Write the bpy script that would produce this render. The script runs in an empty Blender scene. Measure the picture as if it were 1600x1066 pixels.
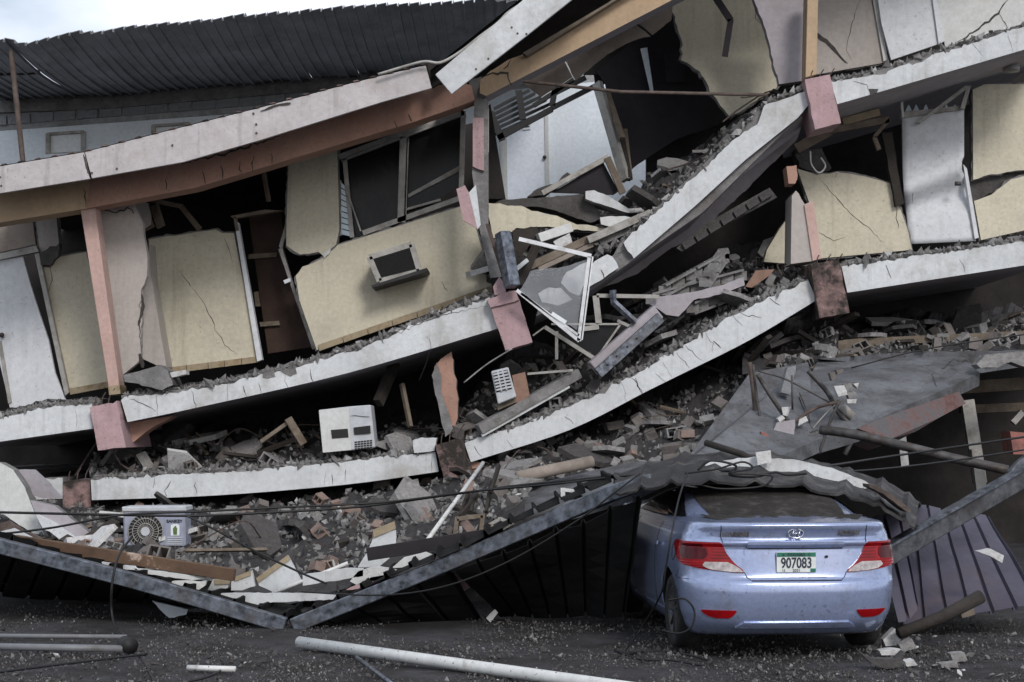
import bpy, bmesh, math, random
from mathutils import Vector, Matrix, noise, Euler
R = math.radians
scene = bpy.context.scene
COL = scene.collection
# ------------------------------------------------------------------ camera
F, H, HOR = 2544.0, 1.65, 680.0          # focal length in photo pixels, eye height, horizon row
cam = bpy.data.cameras.new('camera'); camo = bpy.data.objects.new('camera', cam); COL.objects.link(camo)
camo.location = (0, 0, H); camo.rotation_euler = (R(90), 0, 0)
cam.sensor_width = 36; cam.lens = 36 * F / 1600; cam.shift_y = (HOR - 533) / 1600
cam.clip_start = .1; cam.clip_end = 3000
scene.camera = camo
# ------------------------------------------------------------------ sky, sun, exposure
SUN_EL, SUN_ROT = 33, 160               # low sun behind the photographer's right shoulder, veiled by cloud
w = bpy.data.worlds.new('World'); scene.world = w; w.use_nodes = True
nt = w.node_tree; nt.nodes.clear()
sky = nt.nodes.new('ShaderNodeTexSky'); sky.sky_type = 'NISHITA'; sky.sun_disc = False
sky.sun_elevation = R(SUN_EL); sky.sun_rotation = R(SUN_ROT); sky.dust_density = 2.5; sky.air_density = 1.0
tc = nt.nodes.new('ShaderNodeTexCoord'); cn = nt.nodes.new('ShaderNodeTexNoise'); cn.inputs['Scale'].default_value = 3.2
cn.inputs['Detail'].default_value = 6
mpn = nt.nodes.new('ShaderNodeMapping'); mpn.inputs['Scale'].default_value = (1, 1, 2.6)
nt.links.new(tc.outputs['Generated'], mpn.inputs['Vector']); nt.links.new(mpn.outputs['Vector'], cn.inputs['Vector'])
cr = nt.nodes.new('ShaderNodeValToRGB'); cr.color_ramp.elements[0].position = .36; cr.color_ramp.elements[1].position = .56
cr.color_ramp.elements[0].color = (.12, .12, .12, 1)
nt.links.new(cn.outputs['Fac'], cr.inputs['Fac'])
cm = nt.nodes.new('ShaderNodeMixRGB'); cm.inputs['Color2'].default_value = (9.6, 10.2, 11.2, 1)   # cloud veil
nt.links.new(cr.outputs['Color'], cm.inputs['Fac']); nt.links.new(sky.outputs['Color'], cm.inputs['Color1'])
bg = nt.nodes.new('ShaderNodeBackground'); bg.inputs['Strength'].default_value = .1
wo = nt.nodes.new('ShaderNodeOutputWorld')
nt.links.new(cm.outputs['Color'], bg.inputs['Color']); nt.links.new(bg.outputs['Background'], wo.inputs['Surface'])
sl = bpy.data.lights.new('sun', 'SUN'); sl.energy = 1.5; sl.angle = R(14); sl.color = (1, .96, .93)
so = bpy.data.objects.new('sun', sl); COL.objects.link(so)
_a = R(SUN_ROT)
sd = Vector((math.sin(_a) * math.cos(R(SUN_EL)), math.cos(_a) * math.cos(R(SUN_EL)), math.sin(R(SUN_EL))))
so.rotation_euler = sd.to_track_quat('Z', 'Y').to_euler(); so.location = (-5, -5, 20)
vs = scene.view_settings; vs.view_transform = 'Standard'; vs.look = 'None'; vs.gamma = 1; vs.exposure = .14
# ------------------------------------------------------------------ helpers
S_ = 540 / 1599
CR = {'T1': (0, 0, S_), 'T2': (530, 0, S_), 'T3': (1060, 0, S_), 'M1': (0, 350, S_), 'M2': (530, 350, S_), 'M3': (1060, 350, S_),
      'B1': (0, 706, S_), 'B2': (530, 706, S_), 'B3': (960, 700, .4), 'N1': (760, 300, S_), 'N2': (680, 560, S_),
      'N3': (140, 540, .35), 'N4': (1160, 520, .275), 'F': (0, 0, 1)}
def c(k, *pts):                         # points of an enlarged crop -> photo pixels
    x0, y0, s = CR[k]
    return [(x0 + p[0] * s, y0 + p[1] * s) + tuple(p[2:]) for p in pts]
def P(x, y, Y): return Vector(((x - 800) / F * Y, Y, H + (HOR - y) / F * Y))
def p3(pts, Y): return [P(p[0], p[1], p[2] if len(p) > 2 else Y) for p in pts]
def G(x, y): return P(x, y, H * F / (y - HOR))       # point on the ground
def rough(pts, amp=2.5, step=7, seed=1, ends=True):
    r = random.Random(seed); out = []
    for i in range(len(pts) - 1):
        a, b = Vector(pts[i][:2]), Vector(pts[i + 1][:2]); L = (b - a).length; n = max(1, int(L / step))
        nr = Vector((-(b - a).y, (b - a).x)) / max(L, 1e-6)
        for k in range(n):
            t = (k + (r.uniform(-.3, .3) if k else 0)) / n
            o = 0 if (k == 0 and (i == 0)) else r.gauss(0, amp * .55) + amp * noise.noise((seed * 7.3, (i * 31 + k) * .33, 0))
            q = a.lerp(b, t) + nr * o; out.append((q.x, q.y) + tuple(pts[i][2:]))
    out.append(tuple(pts[-1])); return out
def smooth_path(pts, n=6):
    pts = [Vector(p) for p in pts]
    if len(pts) < 3: return pts
    q = [pts[0] * 2 - pts[1]] + pts + [pts[-1] * 2 - pts[-2]]; out = []
    for i in range(1, len(q) - 2):
        for k in range(n):
            t = k / n; a, b, c_, d = q[i - 1:i + 3]
            out.append(.5 * ((2 * b) + (c_ - a) * t + (2 * a - 5 * b + 4 * c_ - d) * t * t + (3 * b - a - 3 * c_ + d) * t ** 3))
    out.append(pts[-1]); return out
def sm2(pts, n=5):
    return [(v.x, v.y) for v in smooth_path([(a, b, 0) for a, b in pts], n)]
WL = {}                                  # world position of each object (all built unrotated)
def link(o, parent, loc):
    COL.objects.link(o)
    if parent is not None: o.parent = parent; o.location = Vector(loc) - WL[parent.name]
    else: o.location = loc
    WL[o.name] = Vector(loc)
    return o
def tag(o, label, cat, group=None, kind=None):
    if label: o['label'] = label
    if cat: o['category'] = cat
    if group: o['group'] = group
    if kind: o['kind'] = kind
    return o
def thing(name, label, cat, loc, group=None):
    o = bpy.data.objects.new(name, None); o.empty_display_size = .2
    link(o, None, loc); return tag(o, label, cat, group)
def obj(name, verts, faces, mats, parent=None, fm=None, smooth=False, bevel=0, org=None):
    verts = [Vector(v) for v in verts]
    lo = Vector((min(v.x for v in verts), min(v.y for v in verts), min(v.z for v in verts)))
    hi = Vector((max(v.x for v in verts), max(v.y for v in verts), max(v.z for v in verts)))
    o0 = Vector(org) if org is not None else Vector(((lo.x + hi.x) / 2, (lo.y + hi.y) / 2, lo.z))
    me = bpy.data.meshes.new(name); me.from_pydata([v - o0 for v in verts], [], faces)
    if not isinstance(mats, (list, tuple)): mats = [mats]
    for m in mats: me.materials.append(M[m] if isinstance(m, str) else m)
    bm = bmesh.new(); bm.from_mesh(me); bmesh.ops.recalc_face_normals(bm, faces=bm.faces)
    for i, f in enumerate(bm.faces):
        f.smooth = smooth
        if fm: f.material_index = fm(i, f)
    bm.to_mesh(me); bm.free()
    o = bpy.data.objects.new(name, me); link(o, parent, o0)
    if bevel:
        b = o.modifiers.new('bevel', 'BEVEL'); b.width = bevel; b.segments = 1; b.limit_method = 'ANGLE'; b.angle_limit = R(40)
    return o
def ext_vf(front, vec):
    n = len(front); vec = Vector(vec)
    return list(front) + [p + vec for p in front], [list(range(n)), list(range(2 * n - 1, n - 1, -1))] + [[i, (i + 1) % n, n + (i + 1) % n, n + i] for i in range(n)]
def ext(name, pts, Y, d, mats, parent=None, fm=None, bevel=0):    # outline at distance Y, carried d metres back (or along a vector)
    v, f = ext_vf(p3(pts, Y), (0, d, 0) if not isinstance(d, (tuple, Vector)) else d)
    return obj(name, v, f, mats, parent, fm, bevel=bevel)
def face3(i, f):                         # front / side+below / top faces
    n = f.normal
    return 0 if n.y < -.6 else (1 if n.z < .45 else 2)
def box_vf(p0, p1, wd, ht, up=(0, 0, 1), roll=0):
    p0, p1 = Vector(p0), Vector(p1); d = (p1 - p0).normalized(); up = Vector(up)
    s = d.cross(up)
    if s.length < 1e-3: s = d.cross(Vector((0, 1, 0)))
    s.normalize(); u = s.cross(d)
    if roll: q = Matrix.Rotation(roll, 3, d); s = q @ s; u = q @ u
    v = [p + s * a * wd / 2 + u * b * ht / 2 for p in (p0, p1) for a, b in ((-1, -1), (1, -1), (1, 1), (-1, 1))]
    return v, [[0, 1, 2, 3], [7, 6, 5, 4], [0, 4, 5, 1], [1, 5, 6, 2], [2, 6, 7, 3], [3, 7, 4, 0]]
def bar(name, p0, p1, wd, ht, mats, parent=None, roll=0, bevel=0, up=(0, 0, 1)):
    v, f = box_vf(p0, p1, wd, ht, up, roll); return obj(name, v, f, mats, parent, bevel=bevel)
def join_vf(parts):
    V, Fc = [], []
    for v, f in parts:
        n = len(V); V += list(v); Fc += [[i + n for i in q] for q in f]
    return V, Fc
def tube_vf(pts, r, n=8, cap=True, r1=None):
    pts = [Vector(p) for p in pts]; V, Fc = [], []; side = None
    for i, p in enumerate(pts):
        d = (pts[min(i + 1, len(pts) - 1)] - pts[max(i - 1, 0)]).normalized()
        if side is None:
            side = d.cross(Vector((0, 0, 1)))
            if side.length < .05: side = d.cross(Vector((1, 0, 0)))
        side = (side - d * side.dot(d)).normalized(); up = d.cross(side)
        rr = r if r1 is None else r + (r1 - r) * i / max(1, len(pts) - 1)
        for k in range(n):
            a = 2 * math.pi * k / n; V.append(p + side * math.cos(a) * rr + up * math.sin(a) * rr)
    for i in range(len(pts) - 1):
        for k in range(n): Fc.append([i * n + k, i * n + (k + 1) % n, (i + 1) * n + (k + 1) % n, (i + 1) * n + k])
    if cap: Fc += [list(range(n)), list(range(len(V) - 1, len(V) - n - 1, -1))]
    return V, Fc
def tube(name, pts, r, mats, parent=None, n=8, smooth=True, r1=None, hollow=False):
    v, f = tube_vf(pts, r, n, not hollow, r1)
    o = obj(name, v, f, mats, parent, smooth=smooth)
    if hollow: s = o.modifiers.new('wall', 'SOLIDIFY'); s.thickness = r * .16; s.offset = -1
    return o
def path_vf(pts, wd, ht):                # rectangular section swept along a path
    pts = [Vector(p) for p in pts]; V, Fc = [], []
    for i, p in enumerate(pts):
        d = (pts[min(i + 1, len(pts) - 1)] - pts[max(i - 1, 0)]).normalized(); s = d.cross(Vector((0, 0, 1))).normalized(); u = s.cross(d)
        V += [p + s * a * wd / 2 + u * b * ht / 2 for a, b in ((-1, -1), (1, -1), (1, 1), (-1, 1))]
    for i in range(len(pts) - 1):
        for k in range(4): Fc.append([i * 4 + k, i * 4 + (k + 1) % 4, i * 4 + 4 + (k + 1) % 4, i * 4 + 4 + k])
    Fc += [[0, 1, 2, 3], [len(V) - 1, len(V) - 2, len(V) - 3, len(V) - 4]]
    return V, Fc
def sheet(name, A, B, C, D, n, h, mats, parent=None, bend=None, nv=8, crumple=0, seed=0):   # ribbed sheet: ribs run from edge AB to edge DC
    A, B, C, D = map(Vector, (A, B, C, D)); nr = (B - A).cross(D - A).normalized(); V, Fc = [], []
    us = []
    for i in range(n): us += [(i, 0), (i + .78, 0), (i + .83, h), (i + .93, h), (i + .98, 0)]
    us.append((n, 0)); m = len(us)
    for j in range(nv + 1):
        v = j / nv
        for (u, hh) in us:
            t = u / n; p = (A.lerp(B, t)).lerp(D.lerp(C, t), v) + nr * hh
            if bend: p += Vector(bend(t, v))
            if crumple: p += nr * crumple * noise.noise((t * 5 + seed, v * 3, seed * 1.7))
            V.append(p)
    for j in range(nv):
        for i in range(m - 1): Fc.append([j * m + i, j * m + i + 1, (j + 1) * m + i + 1, (j + 1) * m + i])
    o = obj(name, V, Fc, mats, parent); s = o.modifiers.new('gauge', 'SOLIDIFY'); s.thickness = .006
    return o
def crack(parent, pts, Y, wpx=1.6, seed=1, amp=2.2, name='crack', m='crack'):   # thin open fissure, a little proud of the face it splits
    pl = rough(pts, amp, 6, seed); r = random.Random(seed); n = len(pl); L, Rr = [], []
    for i, p in enumerate(pl):
        a, b = Vector(pl[max(i - 1, 0)][:2]), Vector(pl[min(i + 1, n - 1)][:2]); d = (b - a).normalized() if (b - a).length else Vector((1, 0))
        ww = wpx * (.25 + .75 * math.sin(math.pi * (i + .5) / n)) * r.uniform(.5, 1.3) / 2
        L.append((p[0] - d.y * ww, p[1] + d.x * ww)); Rr.append((p[0] + d.y * ww, p[1] - d.x * ww))
    V = p3(L, Y) + p3(Rr, Y); Fc = [[i, i + 1, n + i + 1, n + i] for i in range(n - 1)]
    return obj(name, V, Fc, m, parent)
# ------------------------------------------------------------------ materials
M = {}
def mat(name, col, var=.18, scale=2.5, rgh=.85, dirt=None, bump=.25, bscale=30, metal=0, streak=0, coat=0, spec=.35, dscale=1.3, dth=(.5, .68), local=False, alpha=None, speck=0, fine=.2):
    m = bpy.data.materials.new(name); m.use_nodes = True; t = m.node_tree; N = t.nodes; Lk = t.links; b = N['Principled BSDF']
    geo = N.new('ShaderNodeTexCoord' if local else 'ShaderNodeNewGeometry'); pos = geo.outputs['Object' if local else 'Position']
    def noi(s, det=6, vec=None, ro=.6):
        n = N.new('ShaderNodeTexNoise'); n.inputs['Scale'].default_value = s; n.inputs['Detail'].default_value = det; n.inputs['Roughness'].default_value = ro
        Lk.new(vec or pos, n.inputs['Vector']); return n.outputs['Fac']
    def ramp(f, a, b_, c0=(0, 0, 0, 1), c1=(1, 1, 1, 1)):
        r = N.new('ShaderNodeValToRGB'); r.color_ramp.elements[0].position = a; r.color_ramp.elements[1].position = b_
        r.color_ramp.elements[0].color = c0; r.color_ramp.elements[1].color = c1; Lk.new(f, r.inputs['Fac']); return r.outputs['Color']
    def mix(f, a, b_, mode='MIX'):
        x = N.new('ShaderNodeMixRGB'); x.blend_type = mode
        for s, vv in (('Fac', f), ('Color1', a), ('Color2', b_)):
            if isinstance(vv, (int, float, tuple)): x.inputs[s].default_value = vv if not isinstance(vv, tuple) else (*vv[:3], 1)
            else: Lk.new(vv, x.inputs[s])
        return x.outputs['Color']
    k0 = tuple(max(0, q * (1 - var)) for q in col); k1 = tuple(min(1, q * (1 + var)) for q in col)
    cur = ramp(noi(scale), .3, .7, (*k0, 1), (*k1, 1))
    fine = ramp(noi(bscale * .6, 4), .3, .75, (1 - fine, 1 - fine, 1 - fine, 1), (1 + fine * .6, 1 + fine * .6, 1 + fine * .6, 1)); cur = mix(.6, cur, fine, 'MULTIPLY')
    if dirt:
        cur = mix(ramp(noi(dscale, 8, ro=.7), dth[0], dth[1]), cur, dirt)
    if streak:
        mp = N.new('ShaderNodeMapping'); mp.inputs['Scale'].default_value = (7, 7, .45); Lk.new(pos, mp.inputs['Vector'])
        cur = mix(ramp(noi(1, 5, mp.outputs['Vector'], .65), .55, .8, (0, 0, 0, 1), (streak, streak, streak, 1)), cur, (.09, .075, .06))
    if speck:
        cur = mix(ramp(noi(26, 3), .64, .67, (0, 0, 0, 1), (speck, speck, speck, 1)), cur, (.035, .03, .028))
    Lk.new(cur, b.inputs['Base Color'])
    b.inputs['Roughness'].default_value = rgh; b.inputs['Metallic'].default_value = metal
    b.inputs['Specular IOR Level'].default_value = spec; b.inputs['Coat Weight'].default_value = coat; b.inputs['Coat Roughness'].default_value = .12
    if alpha is not None: b.inputs['Alpha'].default_value = alpha
    if bump:
        bp = N.new('ShaderNodeBump'); bp.inputs['Strength'].default_value = bump; bp.inputs['Distance'].default_value = .03
        Lk.new(noi(bscale, 8), bp.inputs['Height']); Lk.new(bp.outputs['Normal'], b.inputs['Normal'])
    M[name] = m; return m
mat('white_paint', (.58, .60, .615), .1, 1.4, .85, (.33, .31, .28), .15, 25, streak=.42, dth=(.52, .78), speck=.25)
mat('soffit', (.36, .335, .36), .1, 1.5, .85, (.27, .24, .24), .15, 25, dth=(.5, .75))  # slab white with underside shade put into the colour; also a plain grey
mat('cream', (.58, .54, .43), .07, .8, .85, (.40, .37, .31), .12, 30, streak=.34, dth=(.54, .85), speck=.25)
mat('cream_shaded', (.42, .385, .36), .08, 1.1, .85, (.40, .36, .33), .1, 30, streak=.2, dth=(.52, .8))  # cream with the shade of turned-away walls put into the colour
mat('pale_wall', (.60, .61, .60), .06, 1.1, .85, (.45, .45, .43), .1, 30, streak=.2, dth=(.54, .8))
mat('salmon_light', (.52, .36, .32), .1, 2, .8, (.42, .28, .24), .15, 30, streak=.25, dth=(.5, .75), speck=.3)
mat('salmon', (.40, .24, .185), .12, 2, .8, (.36, .19, .14), .15, 30, streak=.25, dth=(.5, .75), speck=.3)
mat('tan', (.46, .335, .22), .1, 1.2, .8, (.36, .27, .18), .12, 30, streak=.25, dth=(.52, .75))
mat('pink', (.42, .29, .305), .12, 2.5, .8, (.38, .24, .23), .18, 30, streak=.3, dth=(.5, .75), speck=.4)
mat('burnt_pink', (.25, .165, .155), .4, 5, .85, (.03, .025, .022), .5, 24, dscale=3, dth=(.40, .56), streak=.9)
mat('baseboard', (.34, .28, .19), .25, 4, .75, (.18, .12, .06), .2, 30, dscale=4)
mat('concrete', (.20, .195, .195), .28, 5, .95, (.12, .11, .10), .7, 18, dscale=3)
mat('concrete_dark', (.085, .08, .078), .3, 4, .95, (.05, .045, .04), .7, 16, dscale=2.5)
mat('concrete_floor', (.125, .13, .142), .3, 1.6, .9, (.06, .058, .06), .35, 20, dscale=2.4, dth=(.45, .65), speck=.8)
mat('rubble', (.042, .04, .042), .4, 6, .95, (.05, .045, .042), .9, 14, dscale=3)
mat('interior_shade', (.025, .022, .021), .4, 2, .95, (.02, .018, .017), .3, 12)  # deep shade of rooms and roof space put into a near-black colour
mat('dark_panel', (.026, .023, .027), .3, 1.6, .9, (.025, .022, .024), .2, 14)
mat('ceiling_board', (.27, .23, .20), .14, 2, .9, (.16, .13, .11), .2, 20)
mat('chunk', (.25, .243, .24), .3, 7, .95, (.13, .12, .115), .6, 22, dscale=6, local=True)
mat('chunk_white', (.58, .58, .58), .15, 5, .9, (.30, .28, .27), .4, 22, dscale=6, local=True)
mat('chunk_dark', (.075, .07, .07), .3, 7, .95, (.05, .045, .04), .6, 22, dscale=6, local=True)
mat('clay', (.24, .175, .15), .22, 6, .92, (.22, .18, .16), .4, 25, dscale=7, local=True)
mat('clay_dust', (.15, .135, .127), .22, 6, .95, (.15, .135, .125), .4, 25, dscale=7, local=True)
mat('block', (.25, .26, .275), .2, 6, .95, (.15, .15, .15), .5, 30, dscale=6)
mat('mortar', (.34, .345, .35), .2, 6, .95, (.2, .2, .2), .5, 30)
mat('rear_wall', (.74, .80, .86), .05, .9, .85, (.62, .68, .72), .08, 25, streak=.15, dth=(.55, .8))
mat('rear_door', (.80, .86, .95), .04, 1, .6, None, .04, 25)
mat('roof_metal', (.21, .215, .235), .22, 1.5, .6, (.13, .125, .13), .15, 14, metal=.1, dth=(.48, .7))
mat('door_white', (.63, .65, .68), .06, 1.2, .9, (.48, .48, .50), .06, 20, streak=.2, dth=(.55, .8), speck=.3)
mat('brown_wood', (.045, .024, .017), .3, 3, .7, (.02, .012, .01), .15, 25)
mat('timber', (.17, .14, .11), .3, 5, .85, (.11, .08, .055), .4, 22, dscale=4)
mat('plywood', (.115, .07, .045), .25, 3, .75, (.42, .33, .27), .2, 22, dscale=3, dth=(.6, .66))
mat('dark_timber', (.035, .03, .026), .3, 5, .85, (.025, .02, .018), .4, 22)
mat('aluminium', (.62, .63, .65), .08, 4, .38, (.36, .36, .37), .05, 20, metal=.85, dscale=5)
mat('frame_grey', (.36, .35, .33), .2, 4, .6, (.2, .18, .16), .15, 20, metal=.2, dscale=5)
mat('galvanised', (.15, .165, .195), .75, 14, .42, (.13, .12, .12), .1, 20, metal=.75, dscale=2.2, dth=(.5, .72))
mat('steel_dark', (.09, .085, .085), .4, 6, .55, (.05, .035, .025), .2, 20, metal=.5, dscale=4)
mat('rust', (.11, .085, .075), .35, 6, .8, (.07, .05, .04), .3, 20, metal=.2, dscale=4)
mat('sheet_dark', (.013, .0135, .014), .3, 2, .85, (.02, .018, .017), .2, 14, spec=.1)
mat('sheet_purple', (.085, .08, .112), .18, 2, .55, (.12, .09, .10), .1, 14, metal=.2, dth=(.5, .75), speck=.3)
mat('sheet_red', (.30, .12, .10), .3, 3, .7, (.12, .06, .055), .1, 14, dscale=3)
mat('beam_red', (.17, .085, .075), .5, 3, .85, (.10, .095, .10), .4, 20, dscale=3, dth=(.40, .56), speck=.6)
mat('pvc', (.62, .63, .62), .06, 3, .4, (.35, .33, .30), .04, 20, dscale=4, dth=(.6, .7), speck=.9)
mat('pvc_grey', (.17, .175, .19), .15, 3, .45, (.1, .1, .1), .05, 20, dscale=3)
mat('ac_white', (.48, .50, .53), .08, 3, .55, (.38, .36, .33), .06, 20, streak=.3, dscale=3, dth=(.55, .75))
mat('ac_blue', (.30, .32, .40), .06, 3, .5, (.3, .31, .36), .05, 20, dscale=3, dth=(.55, .75))
mat('ac_dark', (.025, .025, .027), .3, 6, .6, None, .1, 30)
mat('black', (.014, .014, .015), .2, 6, .6, None, 0)
mat('crack', (.06, .054, .05), .3, 9, .95, None, 0)
mat('cable', (.012, .012, .013), .2, 6, .5, None, 0)
mat('asphalt', (.07, .068, .074), .35, 5, .9, (.024, .021, .02), 1.0, 90, dscale=1.3, dth=(.42, .60), speck=.6, fine=.75)
mat('gravel', (.2, .195, .19), .5, 40, .95, (.07, .065, .06), .3, 22, dscale=9, local=True)
mat('glass_dark', (.010, .010, .011), .2, 2, .25, (.03, .03, .03), 0, 20, spec=.2, dscale=2.5, dth=(.5, .8))
mat('jalousie', (.45, .55, .62), .1, 3, .15, None, 0, spec=.6)
mat('screen', (.42, .44, .47), .1, 3, .5, None, 0, alpha=.26)
mat('terracotta', (.27, .165, .125), .2, 4, .85, (.2, .12, .09), .3, 22, dscale=4)
mat('tag_white', (.75, .78, .8), .03, 3, .5, None, 0)
mat('ink', (.03, .035, .06), .1, 3, .6, None, 0)
mat('green_ink', (.02, .16, .11), .1, 3, .5, None, 0)
mat('moss', (.10, .16, .06), .3, 9, .9, None, 0)
# car
mat('car_paint', (.30, .36, .55), .05, 2, .2, (.19, .21, .28), .012, 60, metal=.45, coat=.7, spec=.5, dscale=5, dth=(.52, .8), local=True, speck=.35)
mat('car_glass', (.01, .01, .012), .2, 2, .08, None, 0, spec=.6)
mat('car_dirt', (.026, .022, .02), .5, 9, .95, (.065, .06, .058), .9, 26, dscale=9, dth=(.54, .7), local=True)
mat('rubber', (.018, .018, .019), .3, 9, .85, (.05, .048, .045), .3, 30, dscale=6, local=True)
mat('wheel', (.10, .10, .105), .3, 6, .5, (.035, .033, .03), .1, 20, metal=.5, dscale=6, local=True)
mat('lamp_red', (.24, .003, .006), .2, 9, .2, None, 0, coat=.25, spec=.25, local=True)
mat('lamp_dark', (.06, .003, .006), .15, 9, .2, None, 0, coat=.2, spec=.2, local=True)
mat('lamp_clear', (.42, .38, .38), .4, 30, .2, None, .1, 40, coat=.3, spec=.6, local=True)
mat('chrome', (.6, .61, .64), .05, 5, .18, None, 0, metal=1, local=True)
mat('plate', (.68, .72, .70), .03, 5, .45, None, 0, local=True)
mat('badge_metal', (.20, .21, .24), .05, 5, .3, None, 0, metal=.9, local=True)
mat('fascia_paint', (.50, .475, .48), .1, 1.2, .8, (.36, .31, .29), .12, 25, streak=.45, dth=(.48, .75), speck=.3)
mat('galv_dark', (.10, .105, .115), .6, 10, .55, (.05, .045, .045), .15, 20, metal=.5, dscale=2.2)
mat('cover_metal', (.03, .029, .031), .4, 4, .65, (.11, .105, .10), .3, 18, metal=.2, dscale=3.5, dth=(.5, .66), speck=.4)
# ------------------------------------------------------------------ ground
def grid_ground():
    V, Fc = [], []; xs = [-400, -60, -20] + [-8 + i * .25 for i in range(65)] + [20, 60, 400]; ys = [-60, 0, 6] + [9 + j * .25 for j in range(37)] + [20, 40, 500]
    for y in ys:
        for x in xs: V.append((x, y, .035 * noise.noise((x * .9, y * .9, 3)) - .02 + .012 * noise.noise((x * 4, y * 4, 1)) if abs(x) < 9 and 8 < y < 19 else -.02))
    n = len(xs)
    for j in range(len(ys) - 1):
        for i in range(n - 1): Fc.append([j * n + i, j * n + i + 1, j * n + n + i + 1, j * n + n + i])
    o = obj('ground', V, Fc, 'asphalt', smooth=True, org=(0, 0, 0)); tag(o, 'dark dirty asphalt forecourt strewn with grit', 'ground', kind='structure')
grid_ground()
# ------------------------------------------------------------------ building behind
YR = 31.0
RB = thing('rear_building', 'pale blue building behind the ruin, with block wall top and dark metal eaves', 'building', (0, YR, 0))
ext('wall', [(-140, 215), (340, 180), (700, 150), (1010, 120), (1010, 420), (-140, 420)], YR, .2, 'rear_wall', RB)
ext('wall', [(-140, 420.5), (1010, 420.5), (1010, 862), (-140, 862)], YR, .2, 'rear_wall', RB)
bw = ext('block_wall', [(-140, 160), (160, 148), (540, 118), (830, 92), (1010, 76), (1010, 119.6), (700, 149.6), (340, 179.6), (-140, 214.6)], YR + .03, .18, 'mortar', RB)
rr = random.Random(4)
def rline(x, a): return (160 + (x + 140) * -.042 if x < 160 else 148 + (x - 160) * -.0789) + a
for row in range(2):
    x = -130 + row * 17
    while x < 720:
        y0 = 181 + (x * -.078) + row * 17; wd = 33 + rr.uniform(-2, 2)
        if y0 + 16 < 214 - (x + 140) * .072 + 3:
            ext('block', [(x, y0), (x + wd, y0 - 2.6), (x + wd, y0 + 12), (x, y0 + 14.6)], YR - rr.uniform(0, .02), .06, 'block', bw)
        x += wd + 3
ext('ring_beam', [(-140, 158), (160, 147), (540, 117), (830, 91), (830, 116), (540, 138), (160, 170), (-140, 181)], YR - .06, .12, 'concrete', RB)
for (x0, x1, y0, y1, dx) in ((74, 131, 209, 240, 0), (239, 296, 196, 226, 0)):
    wn = ext('window', [(x0 + 4, y0 + 2), (x1 - 4, y0 - 2), (x1 - 4, y1 - 1), (x0 + 4, y1 + 2)], YR - .02, .02, 'tag_white', RB)
    for a, b in (((x0, y0 + 1), (x1, y0 - 3)), ((x0, y1 + 2), (x1, y1 - 1)), ((x0 + 1, y0), (x0 + 1, y1 + 2)), ((x1 - 1, y0 - 3), (x1 - 1, y1))):
        bar('frame', P(*a, YR - .05), P(*b, YR - .05), .08, .05, 'frame_grey', wn)
    bar('sill', P(x0 - 3, y1 + 5, YR - .07), P(x1 + 3, y1 + 1, YR - .07), .12, .06, 'rear_wall', wn)
rd = ext('door', c('T2', (775, 620), (950, 525), (965, 850), (950, 960), (780, 960)), YR - .05, .05, 'rear_door', RB)
ext('door_frame', c('T2', (745, 600), (775, 590), (780, 960), (750, 960)), YR - .08, .08, 'pale_wall', RB)
ext('door_frame', c('T2', (950, 490), (966, 485), (975, 960), (955, 960)), YR - .08, .08, 'pale_wall', RB)
ext('sign', c('T2', (848, 578), (885, 572), (885, 598), (848, 602)), YR - .08, .02, 'tag_white', rd)
ext('sign_text', c('T2', (853, 585), (880, 582), (880, 589), (853, 592)), YR - .085, .004, 'ink', rd)
v, f = tube_vf([P(851.0, 245.5, YR - .12), P(851, 245.5, YR - .04)], .035, 10); obj('door_handle', v, f, 'steel_dark', rd, smooth=True)
# eaves: ribbed sheets reaching out towards the street, edge lifting and dipping sheet by sheet
def top_edge(x):
    k = [(-150, 66), (0, 61), (14, 58), (30, 70), (44, 66), (100, 53), (200, 42), (300, 32), (400, 22), (500, 13), (600, 6), (700, 2), (800, -3), (960, -14)]
    for (a, b), (a2, b2) in zip(k, k[1:]):
        if a <= x <= a2: return b + (b2 - b) * (x - a) / (a2 - a)
    return k[-1][1]
YN, YF = 26.7, 31.05
xs = [-130 + i * 17.1 for i in range(60)]
for i in range(len(xs) - 1):
    x0, x1 = xs[i], xs[i + 1] - .2; dj = rr.uniform(-.6, .6)
    far = lambda x: 800 + (x - 800) * YN / YF + (3 if x > 0 else 0)
    a, b = P(x0, top_edge(x0) + dj + 1.5, YN), P(x1, top_edge(x1) + dj - 1, YN)
    yb = lambda x: 160 - .075 * (x + 0) if x > 0 else 160
    cc, d = P(far(x1), rline(far(x1), 1), YF), P(far(x0), rline(far(x0), 1), YF)
    V, Fc = [], []
    for j in range(9):
        t = j / 8; sag = -.10 * math.sin(math.pi * t) + .05 * noise.noise((i * .4, t * 2, 1))
        for (u, h) in ((0, 0), (.9, 0), (.92, -.05), (.98, -.05), (1, 0)): V.append(a.lerp(b, u).lerp(d.lerp(cc, u), t) + Vector((0, 0, sag + h)))
    for j in range(8):
        for q in range(4): Fc.append([j * 5 + q, j * 5 + q + 1, j * 5 + q + 6, j * 5 + q + 5])
    o = obj('roof_panel', V, Fc, 'roof_metal', RB); s = o.modifiers.new('gauge', 'SOLIDIFY'); s.thickness = .012; s.offset = 1
bar('purlin', P(-30, 117, 28.6), P(62, 113, 28.6), .06, .08, 'steel_dark', RB)
bar('purlin', P(645, 20, 27.4), P(815, -2, 27.4), .05, .07, 'rust', RB)
bar('purlin', P(663, 58, 28.8), P(765, 50, 28.8), .06, .09, 'steel_dark', RB)
tube('post', [P(17, 80, 26.9), P(27, 170, 26.9), P(36, 254, 26.9), P(52, 380, 26.9)], .045, 'rust', RB)
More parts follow.
